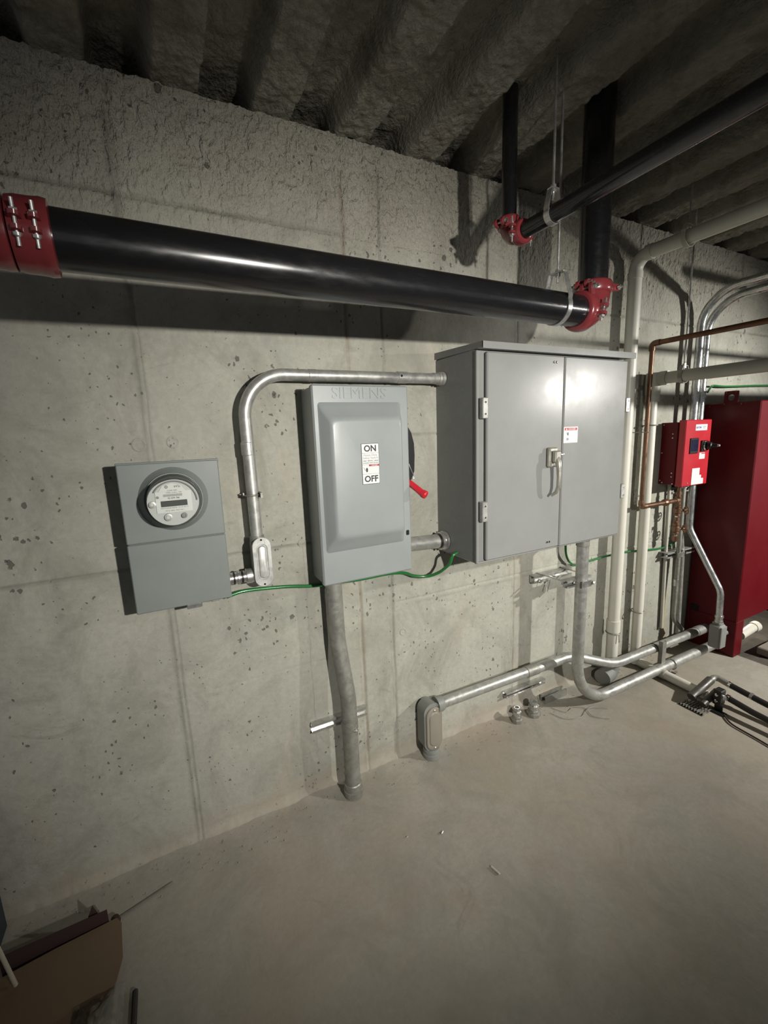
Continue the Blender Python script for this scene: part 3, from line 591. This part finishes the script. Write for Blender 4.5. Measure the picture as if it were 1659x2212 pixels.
# ------------------------------------------------------------------ black sprinkler main
t = thing('sprinkler_main', 'big glossy black pipe crossing the wall with red couplings and a riser to the ceiling', 'pipe', (.5, -.55, 2.0))
PA, PB = Vector((-.145, -.597, 2.000)), Vector((1.468, -.497, 2.035)); dv = (PB-PA).normalized()
MB().cyl(PA-dv*.02, PB+dv*.01, .0555, 44).obj('pipe', 'black', t)
RX, RY = 1.548, -.484
MB().cyl((RX, RY, 2.115), (RX, RY, 2.83), .0535, 40).obj('riser', 'black', t)
def ring(o, d, r0, w_): return MB().lathe(Vector(o)-Vector(d).normalized()*w_/2, d, [(0, r0*.88), (w_*.06, r0*.95), (w_*.2, r0*1.0), (w_*.4, r0*1.02), (w_*.6, r0*1.02), (w_*.8, r0*1.0), (w_*.94, r0*.95), (w_, r0*.88)], 40)
def bolt_pad(o, d, out, rad, parent, L=.06, sc=1.0, m='redfit'):
    # two ears with a bolt through, standing off a coupling; d bolt axis, out direction off the pipe
    o = Vector(o); d = Vector(d).normalized(); out = Vector(out).normalized(); s = d.cross(out)
    for k in (-1, 1):
        c = o + d*k*.012*sc
        pl = [(math.cos(a)*.019*sc, math.sin(a)*.017*sc) for a in np.linspace(-PI/2, PI/2, 9)]+[(-.03*sc, .019*sc), (-.03*sc, -.019*sc)]
        MB().prism(pl, c - d*k*.0, out, s, d*k, .011*sc).obj('bolt_pad', m, parent)
    bo = MB().cyl(o-d*L*.5, o+d*L*.5, .0052*sc, 10)
    bo.lathe(o-d*.037*sc, d, [(0, .006*sc), (.004*sc, .011*sc), (.012*sc, .0115*sc)], 14)
    bo.lathe(o+d*.024*sc, d, [(0, .011*sc), (.011*sc, .011*sc)], 6); bo.obj('bolt', 'zinc', parent)
# elbow: horizontal run turning up
ce = Vector((RX, RY, 2.035+.0))
el = MB().tube(fillet([PB-dv*.005, Vector((RX, RY, PB.z+.004)), (RX, RY, 2.135)], [.075], 16), .0640, 36).obj('elbow', 'redfit', t, 60)
o1 = ring(PB+dv*.002, dv, .0715, .050).obj('coupling', 'redfit', t)
bolt_pad(PB+Vector((.0, -.028, .075)), (.25, -1, .0), (0, .1, 1), .07, o1, .085, .95)
bolt_pad(PB+Vector((.028, -.078, -.010)), (.3, 0, 1), (.3, -1, 0), .07, o1, .085, .85)
o2 = ring((RX, RY, 2.125), (0, 0, 1), .0700, .048).obj('coupling', 'redfit', t)
bolt_pad((RX-.078, RY-.020, 2.128), (.3, -1, 0), (-1, -.25, 0), .07, o2, .085, .95)
bolt_pad((RX+.070, RY-.036, 2.125), (.3, -1, 0), (1, -.2, 0), .07, o2, .07, .8)
# left couplings
PL = PA
def shell(a, L, r0, flip=1):
    pr = [(0, r0*.86), (.002, r0*.99), (.014, r0*1.02), (.020, r0), (L*.5, r0*.985), (L-.012, r0*.98), (L, r0*.94)]
    return MB().lathe(a, -dv, pr, 44)
c1 = shell(PA+dv*.004, .064, .0670).obj('coupling', 'redfit', t)
c2 = shell(PA-dv*.062, .075, .0640).obj('coupling', 'redfit', t)
MB().tube([PA-dv*.13, PA-dv*.55], .0610, 40).obj('tee_body', 'redfit', t)
for c_, off in ((c1, .014), (c1, .042)):
    bolt_pad(PA-dv*off+Vector((0, -.068, -.004)), (.02, -.25, 1), (0, -1, .15), .07, c_, .074, .62)

# ------------------------------------------------------------------ smaller sprinkler branch
t = thing('sprinkler_branch', 'thinner black pipe overhead with a red elbow, running out from the wall', 'pipe', (1.25, -.345, 2.3))
BX, BY, BZ = 1.250, -.345, 2.308
MB().cyl((BX, BY, 2.365), (BX, BY, 2.86), .0272, 30).obj('riser', 'black', t)
MB().cyl((BX, BY-.062, BZ), (BX, -3.4, BZ-.012), .0285, 30).obj('pipe', 'black', t)
MB().tube(fillet([(BX, BY, 2.375), (BX, BY, BZ), (BX, BY-.075, BZ)], [.050], 14), .0325, 28).obj('elbow', 'redfit', t, 60)
o1 = ring((BX, BY, 2.362), (0, 0, 1), .0420, .040).obj('coupling', 'redfit', t)
bolt_pad((BX-.048, BY-.006, 2.358), (.3, -1, 0), (-1, -.2, 0), .04, o1, .06, .80)
bolt_pad((BX+.046, BY-.016, 2.358), (.3, -1, 0), (1, -.2, 0), .04, o1, .07, .62)
o2 = ring((BX, BY-.066, BZ), (0, 1, 0), .0420, .040).obj('coupling', 'redfit', t)
bolt_pad((BX-.046, BY-.066, BZ+.004), (0, 0, 1), (-1, 0, .1), .04, o2, .085, .66)
bolt_pad((BX+.044, BY-.066, BZ-.004), (0, 0, 1), (1, 0, -.2), .04, o2, .07, .62)
# second stub riser next to the main riser
t = thing('pipe_riser', 'dark pipe stub behind the big black riser at the ceiling', 'pipe', (1.66, -.40, 2.3))
MB().cyl((1.665, -.400, 2.16), (1.665, -.400, 2.82), .040, 26).obj('pipe', 'black', t) 

# ------------------------------------------------------------------ hangers
def clevis(x, y, z, r0, axis, ztop, label, wobble=0, m='zinc', leg=.075):
    t = thing('pipe_hanger', label, 'pipe hanger', (x, y, z))
    ax = Vector(axis); sd = ax.cross(ZZ).normalized(); b = MB(); hw = .011; n = 30
    pts = []
    for a in np.linspace(-.35, PI+.35, n): pts.append((math.cos(a)*r0, -math.sin(a)*r0))
    top = z+r0+leg; pts = [(pts[0][0]*.55, leg+r0-.012)] + [(r0*.98, r0*.55)] + pts + [(-r0*.98, r0*.55)] + [(pts[-1][0]*.55, leg+r0-.012)]
    vs = []
    for (a_, c_) in pts:
        ln = math.hypot(a_, c_) or 1
        for rr in (0, .003):
            for s_ in (-hw, hw): vs.append(Vector((x, y, z)) + sd*(a_+a_/ln*rr) + ZZ*(c_+c_/ln*rr) + ax*s_)
    fs = []
    for i in range(len(pts)-1):
        a = 4*i; c = a+4; fs += [(a, a+1, c+1, c), (a+2, c+2, c+3, a+3), (a, c, c+2, a+2), (a+1, a+3, c+3, c+1)]
    fs += [(0, 2, 3, 1), (len(vs)-4, len(vs)-3, len(vs)-1, len(vs)-2)]
    b.add(vs, fs); b.obj('strap', m, t, 40)
    yk = MB().bbox(-r0*.62, r0*.62, -hw, hw, 0, .004, .001, Matrix.Translation((x, y, z+r0+leg-.014)) @ Matrix.Rotation(math.atan2(sd.y, sd.x), 4, 'Z'))
    yk.obj('yoke', m, t)
    MB().cyl((x, y, z+r0+leg-.045), (x, y, ztop), .0045, 10).obj('rod', 'zinc', t)
    MB().lathe((x, y, z+r0+leg-.010), (0, 0, 1), [(0, .010), (.009, .010)], 6).lathe((x, y, z+r0+leg-.024), (0, 0, 1), [(0, .010), (.009, .010)], 6).obj('nut', 'zinc', t)
pc = PA + dv*((1.335-PA.x)/dv.x)
clevis(1.335, pc.y, pc.z, .0562, dv, 2.80, 'steel clevis hanger and rod around the big black pipe near its red elbow')
clevis(1.250, -.552, BZ-.001, .0292, (0, 1, 0), 2.80, 'steel clevis hanger and rod on the thinner black overhead pipe', leg=.060)
clevis(2.690, -.212, 1.870, .0375, (0, 1, 0), 2.78, 'thin rod hanger holding the horizontal white pipe', m='galvdark', leg=.03)
clevis(2.425, -.33, 2.508, .0455, (0, 1, 0), 2.78, 'hanger rod above the white pipe at the ceiling', m='pvcold', leg=.02)

t = thing('strut_trapeze', 'steel strut trapeze hung on two rods above the right edge of the view', 'pipe hanger', (3.6, -.75, 2.385))
MB().prism([(0, 0), (-.041, 0), (-.041, .041), (0, .041)], (3.34, -.73, 2.365), YY, ZZ, XX, .52).obj('strut', 'zinc', t, 20)
for x in (3.38, 3.82): MB().cyl((x, -.75, 2.33), (x, -.75, 2.80), .0048, 10).obj('rod', 'zinc', t)
# ------------------------------------------------------------------ white pipes
t = thing('white_pipe', 'white plastic pipe rising right beside the cabinet and turning out under the ceiling', 'pipe', (2.42, -.06, 0))
MB().tube(fillet([(2.408, -.068, .070), (2.425, -.066, 2.508), (2.425, -3.2, 2.500)], [.075], 14), .0350, 30).obj('pipe', 'pvc', t)
MB().lathe((2.4245, -.066, 2.395), (0, 0, 1), [(0, .0385), (.035, .0385)], 30).lathe((2.425, -.125, 2.508), (0, -1, 0), [(0, .0385), (.035, .0385)], 30).obj('elbow_collar', 'pvc', t)
cp = MB().lathe((2.410, -.068, .325), (0, 0, 1), [(0, .0405), (.075, .0405), (.076, .0380)], 30).obj('coupling', 'pvc', t)
MB().tube([(2.411+.0405*math.cos(a), -.068+.0405*math.sin(a), .318) for a in np.linspace(0, 2*PI, 24)], .0035, 8).cyl((2.408, -.110, .318), (2.408, -.114, .265), .0025, 6).obj('pipe_clamp', 'galvdark', t)
MB().tube(fillet([(2.405, -.070, .10), (2.405, -.070, .050), (2.300, -.090, .046)], [.04], 8), .050, 26).obj('floor_elbow', 'boxgrey', t, 60)
t = thing('white_pipe', 'white plastic pipe behind the copper line, with a level run towards the camera', 'pipe', (2.68, -.05, 0))
MB().tube([(2.683, -.052, .022), (2.675, -.052, 1.873)], .0300, 28).obj('pipe', 'pvc', t)
MB().tube(fillet([(2.685, -.030, 1.872), (2.690, -.93, 1.868), (5.2, -.95, 1.868)], [.08], 10), .0335, 28).obj('level_pipe', 'pvcold', t)
MB().lathe((2.676, -.052, 1.74), (0, 0, 1), [(0, .0375), (.045, .0375)], 28).lathe((2.686, -.085, 1.872), (0, -1, 0), [(0, .0405), (.045, .0405)], 28).lathe((2.676, -.052, 1.782), (0, 0, 1), [(0, .041), (.06, .043), (.125, .040)], 28).obj('tee', 'pvcold', t)
for z in (.395, 1.60): MB().tube([(2.676+.038*math.cos(a), -.052+.038*math.sin(a), z) for a in np.linspace(0, 2*PI, 24)], .0035, 8).obj('pipe_clamp', 'galvdark', t)
t = thing('floor_pipe', 'white plastic pipe lying on the floor, running out from the wall', 'pipe', (2.64, -.2, .03))
MB().cyl((2.700, -.045, .030), (2.672, -.500, .030), .0275, 24).obj('pipe', 'pvc', t)
MB().lathe((2.690, -.205, .030), (-.06, -1, 0), [(0, .0315), (.05, .0315)], 24).obj('coupling', 'pvcold', t)

# ------------------------------------------------------------------ copper line with valves
t = thing('copper_line', 'copper water line left of the small red controller with two brass valves', 'pipe', (2.62, -.1, .85))
CX, CYy = 2.562, -.100
MB().tube(fillet([(CX, CYy, 1.122), (CX+.003, CYy, 2.03)], [], 4), .0125, 18).obj('pipe', 'copper', t)
MB().tube(fillet([(CX+.003, CYy-.02, 2.060), (CX+.004, -.86, 2.056), (5.2, -.88, 2.056)], [.04], 8), .0142, 18).obj('upper_pipe', 'copperdark', t)
MB().tube(fillet([(CX+.003, CYy, 2.02), (CX+.003, CYy, 2.060), (CX+.003, CYy-.045, 2.060)], [.018], 6), .0172, 18).obj('elbow', 'copper', t)
MB().tube(fillet([(CX, CYy, 1.150), (CX, CYy, 1.112), (CX+.045, CYy, 1.112)], [.018], 6), .0175, 18).obj('elbow', 'brass', t)
VX = 2.948
MB().tube([(CX+.03, CYy, 1.112), (VX, CYy, 1.112)], .0142, 18).obj('lower_pipe', 'copper', t)
MB().lathe((2.785, CYy, 1.112), (1, 0, 0), [(0, .016), (.008, .021), (.035, .023), (.045, .017)], 18).obj('union', 'brass', t)
MB().lathe((VX, CYy, 1.085), (0, 0, 1), [(0, .0175), (.055, .0175)], 18).cyl((VX-.035, CYy, 1.112), (VX, CYy, 1.112), .0172, 18).obj('tee', 'brass', t)
MB().cyl((VX, CYy, 1.13), (VX, CYy, 1.222), .0125, 16).lathe((VX, CYy, 1.150), (0, 0, 1), [(0, .0175), (.018, .0175)], 6).obj('riser', 'brass', t)
for z in (1.045, .922):
    vb = MB().lathe((VX, CYy, z-.036), (0, 0, 1), [(0, .019), (.012, .019), (.015, .016), (.024, .0225), (.048, .0225), (.056, .016), (.060, .019), (.072, .019)], 20).obj('valve', 'brass', t)
    MB().cyl((VX, CYy, z), (VX+.045, CYy-.028, z), .008, 12).obj('stem', 'brass', vb)
    a_ = Vector((VX+.047, CYy-.029, z)); dd = Vector((.045, -.028, 0)).normalized(); e1 = ZZ; e2 = dd.cross(e1)
    MB().tube([a_ + (e1*math.cos(q)+e2*math.sin(q))*.024 for q in np.linspace(0, 2*PI, 22)], .0042, 8).cyl(a_-e1*.022, a_+e1*.022, .003, 6).cyl(a_-e2*.022, a_+e2*.022, .003, 6).obj('handwheel', 'brass', vb)
MB().lathe((VX, CYy, .838), (0, 0, 1), [(0, .015), (.02, .019), (.035, .019)], 16).obj('nipple', 'brass', t)
MB().lathe((VX, CYy, .938), (0, 0, 1), [(0, .0165), (.062, .0165)], 16).cyl((VX, CYy, .968), (VX-.032, CYy-.012, .968), .010, 12).obj('union_tee', 'brass', t)
MB().box(2.47, 2.585, -.012, -.006, 1.556, 1.562).tube([(CX+.017*math.cos(a), CYy+.017*math.sin(a), 1.56) for a in np.linspace(0, 2*PI, 18)], .003, 6).cyl((CX, CYy, 1.56), (CX, .0, 1.56), .003, 6).obj('pipe_clamp', 'galvdark', t)

# ------------------------------------------------------------------ small red controller
t = thing('pump_controller', 'small bright red wall controller with labels, screen and rotary switch', 'controller', (3.0, 0, 1.215))
MB().bbox(2.885, 3.165, -.098, .004, 1.218, 1.612, .003).obj('housing', 'darkred', t)
fr = MB().bbox(2.895, 3.180, -.140, -.096, 1.206, 1.624, .004).obj('door', 'red', t)
for y, z in ((-.012, 1.598), (-.010, 1.42), (-.010, 1.240), (-.024, 1.228), (-.070, 1.540), (-.070, 1.515), (-.080, 1.292), (-.080, 1.268), (-.088, 1.224)):
    screw((2.886, y, z), (-1, 0, 0), .0045, 'zinc', t)
lb = MB().bbox(2.998, 3.128, -.1418, -.139, 1.556, 1.594, .0004).obj('label', 'white', fr)
text('print', 'EATON', .0170, (3.032, -.1420, 1.574), XX, ZZ, 'blueink', lb, offset=.0006)
text('print', 'Powering\nBusiness', .0090, (3.094, -.1420, 1.576), XX, ZZ, 'greyink', lb)
MB().bbox(2.948, 3.040, -.146, -.139, 1.412, 1.510, .003).obj('screen_frame', 'blackp', fr)
MB().bbox(2.957, 3.031, -.1475, -.145, 1.428, 1.500, .001).obj('screen', 'screen', fr)
MB().bbox(3.070, 3.136, -.150, -.139, 1.422, 1.492, .003).obj('switch_plate', 'blackp', fr)
kn = MB().lathe((3.110, -.150, 1.458), (0, -1, 0), [(0, .030), (.004, .032), (.012, .030)], 28).obj('rotary_switch', 'chrome', fr)
MB().lathe((3.110, -.162, 1.458), (.25, -1, 0), [(0, .024), (.020, .022), (.024, .014), (.050, .012)], 20).obj('knob', 'blackp', kn)
MB().lathe((3.1225, -.212, 1.458), (.25, -1, 0), [(0, .007), (.012, .006)], 12).obj('tip', 'white', kn)
l2 = MB().bbox(3.064, 3.128, -.1418, -.139, 1.374, 1.414, .0004).obj('label', 'white', fr)
MB().box(3.086, 3.128, -.1422, -.1416, 1.405, 1.412).obj('danger_band', 'redink', l2)
for i in range(4): MB().box(3.080, 3.120, -.1422, -.1416, 1.396-.005*i, 1.3975-.005*i).obj('fine_print', 'greyink', l2)
l3 = MB().prism([(0, 0), (.135, 0), (.135, .036), (.108, .036), (.108, .058), (.085, .058), (.085, .105), (0, .105)], (2.998, -.1405, 1.212), XX, ZZ, -YY, .0012).obj('label', 'white', fr)
for i in range(11):
    z = 1.300-.0075*i; MB().box(3.008, (3.066 if i < 5 else 3.108)-.005*(i % 3), -.1421, -.1416, z-.0012, z).obj('fine_print', 'offwhite' if i % 3 else 'greyink', l3)
screw((2.955, -.140, 1.226), (0, -1, 0), .0045, 'zinc', fr)

# conduits over and under the controller
t = thing('conduit', 'shiny steel conduit above the red controller, left one of the pair curving to the right', 'conduit', (3.06, -.1, 1.6))
MB().tube(fillet([(3.065, -.085, 1.612), (3.065, -.085, 2.385), (3.08, -1.3, 2.395)], [.20], 20), .0225, 24).obj('pipe', 'emt', t)
t = thing('conduit', 'shiny steel conduit above the red controller, right one of the pair, with a coupling', 'conduit', (3.14, -.1, 1.6))
MB().tube(fillet([(3.155, -.075, 1.612), (3.155, -.075, 2.345), (3.165, -1.3, 2.355)], [.20], 20), .0225, 24).obj('pipe', 'emt', t)
MB().lathe((3.155, -.075, 1.762), (0, 0, 1), [(0, .027), (.010, .027), (.012, .0245), (.030, .0245), (.032, .027), (.044, .027)], 24).obj('coupling', 'emt', t)
screw((3.150, -.102, 1.80), (0, -1, 0), .006, 'chrome', t)
t = thing('conduit', 'bent steel conduit from under the controller down to the square fitting by the red enclosure', 'conduit', (3.13, -.1, 1.2))
MB().tube(fillet([(3.125, -.085, 1.222), (3.125, -.090, .90), (3.18, -.285, .50), (3.182, -.290, .315)], [.16, .16], 14), .0195, 24).obj('pipe', 'emt', t)
MB().lathe((3.182, -.290, .285), (0, 0, 1), [(0, .024), (.014, .024), (.016, .0215), (.032, .0215), (.034, .025), (.048, .025)], 24).obj('connector', 'zinc', t)
t = thing('junction_fitting', 'square grey conduit fitting in front of the red enclosure leg', 'conduit fitting', (3.18, -.29, .1))
MB().bbox(3.145, 3.222, -.322, -.252, .105, .270, .010).bbox(3.158, 3.208, -.312, -.262, .268, .287, .006).obj('body', 'boxgrey', t)
MB().bbox(3.150, 3.217, -.328, -.321, .112, .262, .004).obj('cover', 'boxgrey', t)
MB().cyl((3.215, -.27, .17), (3.336, -.27, .17), .022, 20).obj('nipple', 'galvdark', t)
t = thing('conduit', 'thin grey conduit dropping straight from the controller to the wall base', 'conduit', (3.06, -.07, .2))
MB().tube(fillet([(3.050, -.072, 1.215), (3.062, -.070, .25), (3.135, -.095, .165)], [.10], 10), .0150, 18).obj('pipe', 'galvdark', t)
MB().lathe((3.058, -.070, .50), (0, 0, 1), [(0, .0175), (.045, .0175)], 18).lathe((3.052, -.072, 1.182), (0, 0, 1), [(0, .020), (.030, .020)], 18).obj('coupling', 'zinc', t)
t = thing('conduit', 'thin vertical conduit close to the wall behind the brass valves', 'conduit', (2.99, -.02, .2))
MB().tube([(2.985, -.018, 1.215), (3.020, -.018, .175)], .0115, 14).obj('pipe', 'pvcold', t)
t = thing('conduit', 'middle grey conduit under the controller beside the bent one', 'conduit', (3.09, -.03, .8))
MB().tube(fillet([(3.098, -.040, 1.218), (3.103, -.040, .95), (3.160, -.040, .70), (3.19, -.040, .10)], [.15, .15], 8), .0155, 18).obj('pipe', 'galv', t)
strut('strut_channel', 'small steel strut channel under the red controller', 3.00, 3.28, 0, 1.145, .041, .035, 'galvdark')
t = thing('strut_bracket', 'small steel strut bracket crossing the conduits where the green wire meets them', 'bracket', (3.05, 0, .72))
MB().prism([(0, 0), (-.06, 0), (-.06, .010), (-.056, .010), (-.056, .004), (-.004, .004), (-.004, .034), (-.056, .034), (-.056, .028), (-.06, .028), (-.06, .038), (0, .038)], (2.955, 0, .705), YY, ZZ, XX, .32).obj('rail', 'galv', t, 20)
MB().bbox(3.02, 3.11, -.092, -.086, .708, .742, .002).obj('pipe_clamp', 'zinc', t)
# ------------------------------------------------------------------ big red enclosure
t = thing('red_enclosure', 'tall dark red steel equipment enclosure at the right edge of the photo', 'equipment enclosure', (3.9, -.17, 0))
EX = 3.336
MB().bbox(EX, 4.60, -.328, -.010, .252, 1.728, .006).obj('cabinet_body', 'darkred', t)
for x0, x1, y0, y1 in ((EX, 3.435, -.328, -.010), (4.50, 4.60, -.328, -.010)):
    b = MB().bbox(x0, x1, y0, y1, -.001 if x0 < 3.4 else -.012, .256, .004); b.obj('leg', 'darkred', t)
MB().bbox(EX-.004, EX+.002, -.090, -.040, .255, .300, .001).obj('knockout', 'dark', t)
b = MB(); lug = [(-.040, 0), (.040, 0), (.040, .088), (-.040, .088)]; hole = [(math.cos(a)*.020, .046+math.sin(a)*.020) for a in np.linspace(0, 2*PI, 25)[:-1]]
o_l = Vector((EX-.004, -.163, 1.712)); n = 24
outer = []
for k in range(24):
    a = 2*PI*k/24; c_, s_ = math.cos(a), math.sin(a); q = min(.040/abs(c_) if abs(c_) > 1e-6 else 9, (.042 if s_ > 0 else .046)/abs(s_) if abs(s_) > 1e-6 else 9); outer.append((c_*q, .046+s_*q))
vs = []
for tt in (0, .008):
    for pl in (outer, hole): vs += [o_l + YY*p[0] + ZZ*p[1] + XX*tt for p in pl]
fs = []
for i in range(24):
    j = (i+1) % 24; fs += [(i, j, 24+j, 24+i), (48+i, 72+i, 72+j, 48+j), (i, 48+i, 48+j, j), (24+i, 24+j, 72+j, 72+i)]
MB().add(vs, fs).obj('lifting_lug', 'darkred', t, 30)
for y, z in ((-.045, 1.708), (-.130, 1.715), (-.225, 1.712), (-.136, 1.790), (-.190, 1.790)):
    screw((EX-.004, y, z), (-1, 0, 0), .0055, 'redfit', t, 'bolt')
MB().bbox(3.90, 4.55, -.336, -.326, .27, 1.66, .004).obj('door', 'darkred', t)
# things under the enclosure
ld = bpy.data.lights.new('pipe_fill_light', 'POINT'); lo = bpy.data.objects.new('pipe_fill_light', ld); COL.objects.link(lo)  # fill light added to brighten the pipe end, no fixture modelled
ld.energy = .75; ld.shadow_soft_size = .02; ld.color = (1.0, .95, .80); lo.location = (3.86, -.16, .17)
t = thing('drain_pipe', 'pale plastic pipe end glimpsed under the red enclosure', 'pipe', (3.75, -.15, .05))
MB().cyl((3.60, -.245, .062), (3.80, -.238, .072), .032, 22).obj('pipe', 'pvc', t)
MB().lathe((3.80, -.238, .072), (1, -.05, .04), [(0, .038), (.05, .038)], 22).obj('coupling', 'pvc', t)
o = MB().bbox(3.55, 4.4, -.46, -.37, -.010, .045, .006).obj('timber_skid', 'brown', None, label='dusty timber skid on the dark floor before the red enclosure', category='timber')

# ------------------------------------------------------------------ hoses and fittings at right on the floor
t = thing('hose_assembly', 'pair of black hoses with metal end fittings lying on a slotted plate', 'hose', (2.65, -.55, 0))
A = Vector((2.555, -.475, .040)); Bq = Vector((2.735, -.490, .098))
MB().tube([(2.560, -.470, .042), (2.735, -.478, .100)], .0235, 18).obj('fitting_body', 'grimy', t)
MB().tube([(2.560, -.530, .030), (2.690, -.535, .075)], .0175, 18).obj('fitting_body', 'grimy', t)
MB().tube(fillet([(2.725, -.478, .098), (2.775, -.485, .112), (2.770, -.560, .100)], [.025], 8), .0175, 16).obj('elbow', 'galvdark', t)
MB().lathe((2.727, -.478, .098), (1, 0, .3), [(0, .020), (.010, .020)], 14).lathe((2.770, -.556, .101), (0, -1, 0), [(0, .020), (.012, .020)], 14).obj('ferrule', 'chrome', t)
MB().tube([(2.770, -.565, .100), (2.765, -.70, .085), (2.755, -1.0, .060), (2.74, -1.6, .040)], .0165, 16).obj('hose', 'rubber', t)
MB().tube([(2.672, -.612, .070), (2.660, -.72, .060), (2.650, -1.0, .045), (2.64, -1.6, .035)], .0165, 16).obj('hose', 'rubber', t)
for y in (-.66, ): MB().lathe((2.768, y, .0905), (0, -1, -.1), [(0, .0195), (.014, .0195)], 14).obj('ferrule', 'zinc', t)
MB().lathe((2.674, -.592, .072), (-.1, -1, 0), [(0, .019), (.018, .019)], 14).obj('ferrule', 'chrome', t)
MB().tube([(2.640, -.570, .070), (2.672, -.600, .072)], .014, 14).obj('swivel', 'zinc', t)
MB().bbox(2.618, 2.672, -.588, -.548, .030, .118, .004).obj('clamp_block', 'blackp', t)
for z in (.055, .092): screw((2.618, -.568, z), (-1, 0, 0), .010, 'chrome', t)
MB().bbox(2.585, 2.625, -.622, -.560, .001, .006, .001).bbox(2.620, 2.628, -.60, -.56, .004, .035, .001).obj('foot', 'blackp', t)
t = thing('slotted_plate', 'small slotted steel plate under the hose fittings', 'metal plate', (2.58, -.5, .0))
b = MB()
for k in range(9):
    y = -.440-.0145*k; b.box(2.500, 2.620, y-.004, y+.004, .0012, .0045)
b.box(2.500, 2.512, -.565, -.435, .0012, .0045).box(2.555, 2.563, -.565, -.435, .0012, .0045).box(2.608, 2.620, -.565, -.435, .0012, .0045)
b.obj('plate', 'galvdark', t)
wire('thin brown cord lying on the floor beside the hoses', [(2.60, -.62, .006), (2.55, -.68, .005), (2.53, -.80, .005), (2.50, -1.0, .005), (2.48, -1.4, .005)], .0045, 'cardin', 'cord', 'cord')
wire('black tie wire loop near the pair of floor fittings', [(1.84, -.10, .004), (1.88, -.17, .003), (1.95, -.16, .003), (2.0, -.20, .004), (1.98, -.27, .003), (2.04, -.33, .003)], .0013, 'galvdark', 'wire', 'tie_wire')
wire('thin tie wire curling on the floor under the sweeping conduit', [(1.80, -.13, .003), (1.83, -.21, .003), (1.92, -.24, .003), (2.03, -.22, .012), (2.12, -.27, .004)], .0013, 'galvdark', 'wire', 'tie_wire')

# ------------------------------------------------------------------ debris at lower left
t = thing('cardboard_box', 'flattened brown cardboard box on the floor at the lower left corner', 'box', (-.45, -.45, 0))
MB().prism([(-.315, -.222), (-.300, -.245), (-.288, -.36), (-.300, -.42), (-.345, -.50), (-.43, -.60), (-1.0, -.60), (-1.0, -.34), (-.60, -.245), (-.48, -.232)], (0, 0, .046), XX, YY, ZZ, .005).obj('flap', 'card', t, 20)
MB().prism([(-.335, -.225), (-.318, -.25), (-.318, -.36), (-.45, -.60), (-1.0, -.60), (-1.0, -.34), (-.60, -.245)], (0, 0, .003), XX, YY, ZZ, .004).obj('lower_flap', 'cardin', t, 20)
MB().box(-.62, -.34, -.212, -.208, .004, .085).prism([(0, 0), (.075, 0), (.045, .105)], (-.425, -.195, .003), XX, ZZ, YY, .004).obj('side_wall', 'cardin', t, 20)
for (x, y, z) in ((-.325, -.198, .03),): MB().lathe((x, y, z-.028), (0, 0, 1), [(0, .012), (.012, .016), (.028, .012), (.030, 0)], 12).obj('crumpled_corner', 'cardin', t)
n = 26; g = rng.random((n, n)); vs = []; fs = []
for i in range(n):
    for j in range(n):
        a = i/(n-1); b_ = j/(n-1); vs.append((-.40+.125*a, -.66+.22*b_, .055 + .055*math.sin(PI*a)*math.sin(PI*b_)*(.75+.3*g[i//3, j//3])+.004*g[j, i]))
for i in range(n-1):
    for j in range(n-1): fs.append((i*n+j, (i+1)*n+j, (i+1)*n+j+1, i*n+j+1))
MB().add(vs, fs).obj('plastic_bag', 'bag', None, 180, label='crumpled clear plastic bag on the cardboard at the bottom edge', category='bag')
MB().bbox(-.262, -.248, -.53, -.44, .001, .018, .004).obj('black_rod', 'rubber', None, label='short black rubber piece standing by the plastic bag', category='debris')
t = thing('dark_edge_box', 'dark blue-grey box shape with a wire handle, barely in view at the left edge', 'tool box', (-.95, -.12, 0))
MB().bbox(-1.35, -.655, -.235, -.02, .001, .470, .010).obj('body', 'darkblue', t)  # plain dark box shape of undetermined identity at the left edge
MB().tube(fillet([(-.75, -.30, .222), (-.580, -.30, .222), (-.560, -.30, .062)], [.012], 6), .0055, 10).obj('wire_handle', 'wire', t)
MB().bbox(-.78, -.74, -.31, -.23, .20, .24, .003).obj('handle_mount', 'darkblue', t)
o = MB().box(-.1, .1, -.003, .003, .0, .004); mtx = Matrix.Translation((-.25, -.165, .003)) @ Matrix.Rotation(.26, 4, 'Z')
MB().box(-.105, .105, -.0025, .0025, .0, .004, mtx).obj('floor_line_strip', 'galvdark', None, label='thin dull strip following a line on the floor near the wall base at left', category='debris')  # thin strip drawn along a line on the floor
for i, (x, y, s, lab) in enumerate(((.833, -.453, .007, 'small metal scrap on the open floor below the switch'), (.916, -.675, .009, 'pale splinter on the open floor, nearest the camera'), (.70, -.40, .004, 'tiny pale pebble on the floor near the brown conduit body'))):
    mtx = Matrix.Translation((x, y, s*.35+.002)) @ Matrix.Rotation(.5+i*1.3, 4, 'Z')
    MB().bbox(-s*(2.2 if i == 1 else 1.1), s*(2.2 if i == 1 else 1.1), -s*.4, s*.4, -s*.35, s*.35, s*.2, mtx).obj('floor_scrap', 'pvcold' if i else 'zinc', None, label=lab, category='debris')
b = MB()
for k in range(300):
    x = random.uniform(-.6, 3.2); y = -.03-abs(random.gauss(0, .08)); s = random.uniform(.0008, .0026)
    mtx = Matrix.Translation((x, y, s*.6+.002)) @ Matrix.Rotation(random.random()*3, 4, 'Z') @ Matrix.Rotation(random.random(), 4, 'X')
    b.box(-s, s, -s*.7, s*.7, -s*.5, s*.5, mtx)
b.obj('grit', 'floor', None, 0, label='loose concrete grit scattered along the foot of the wall', category='debris', kind='stuff')
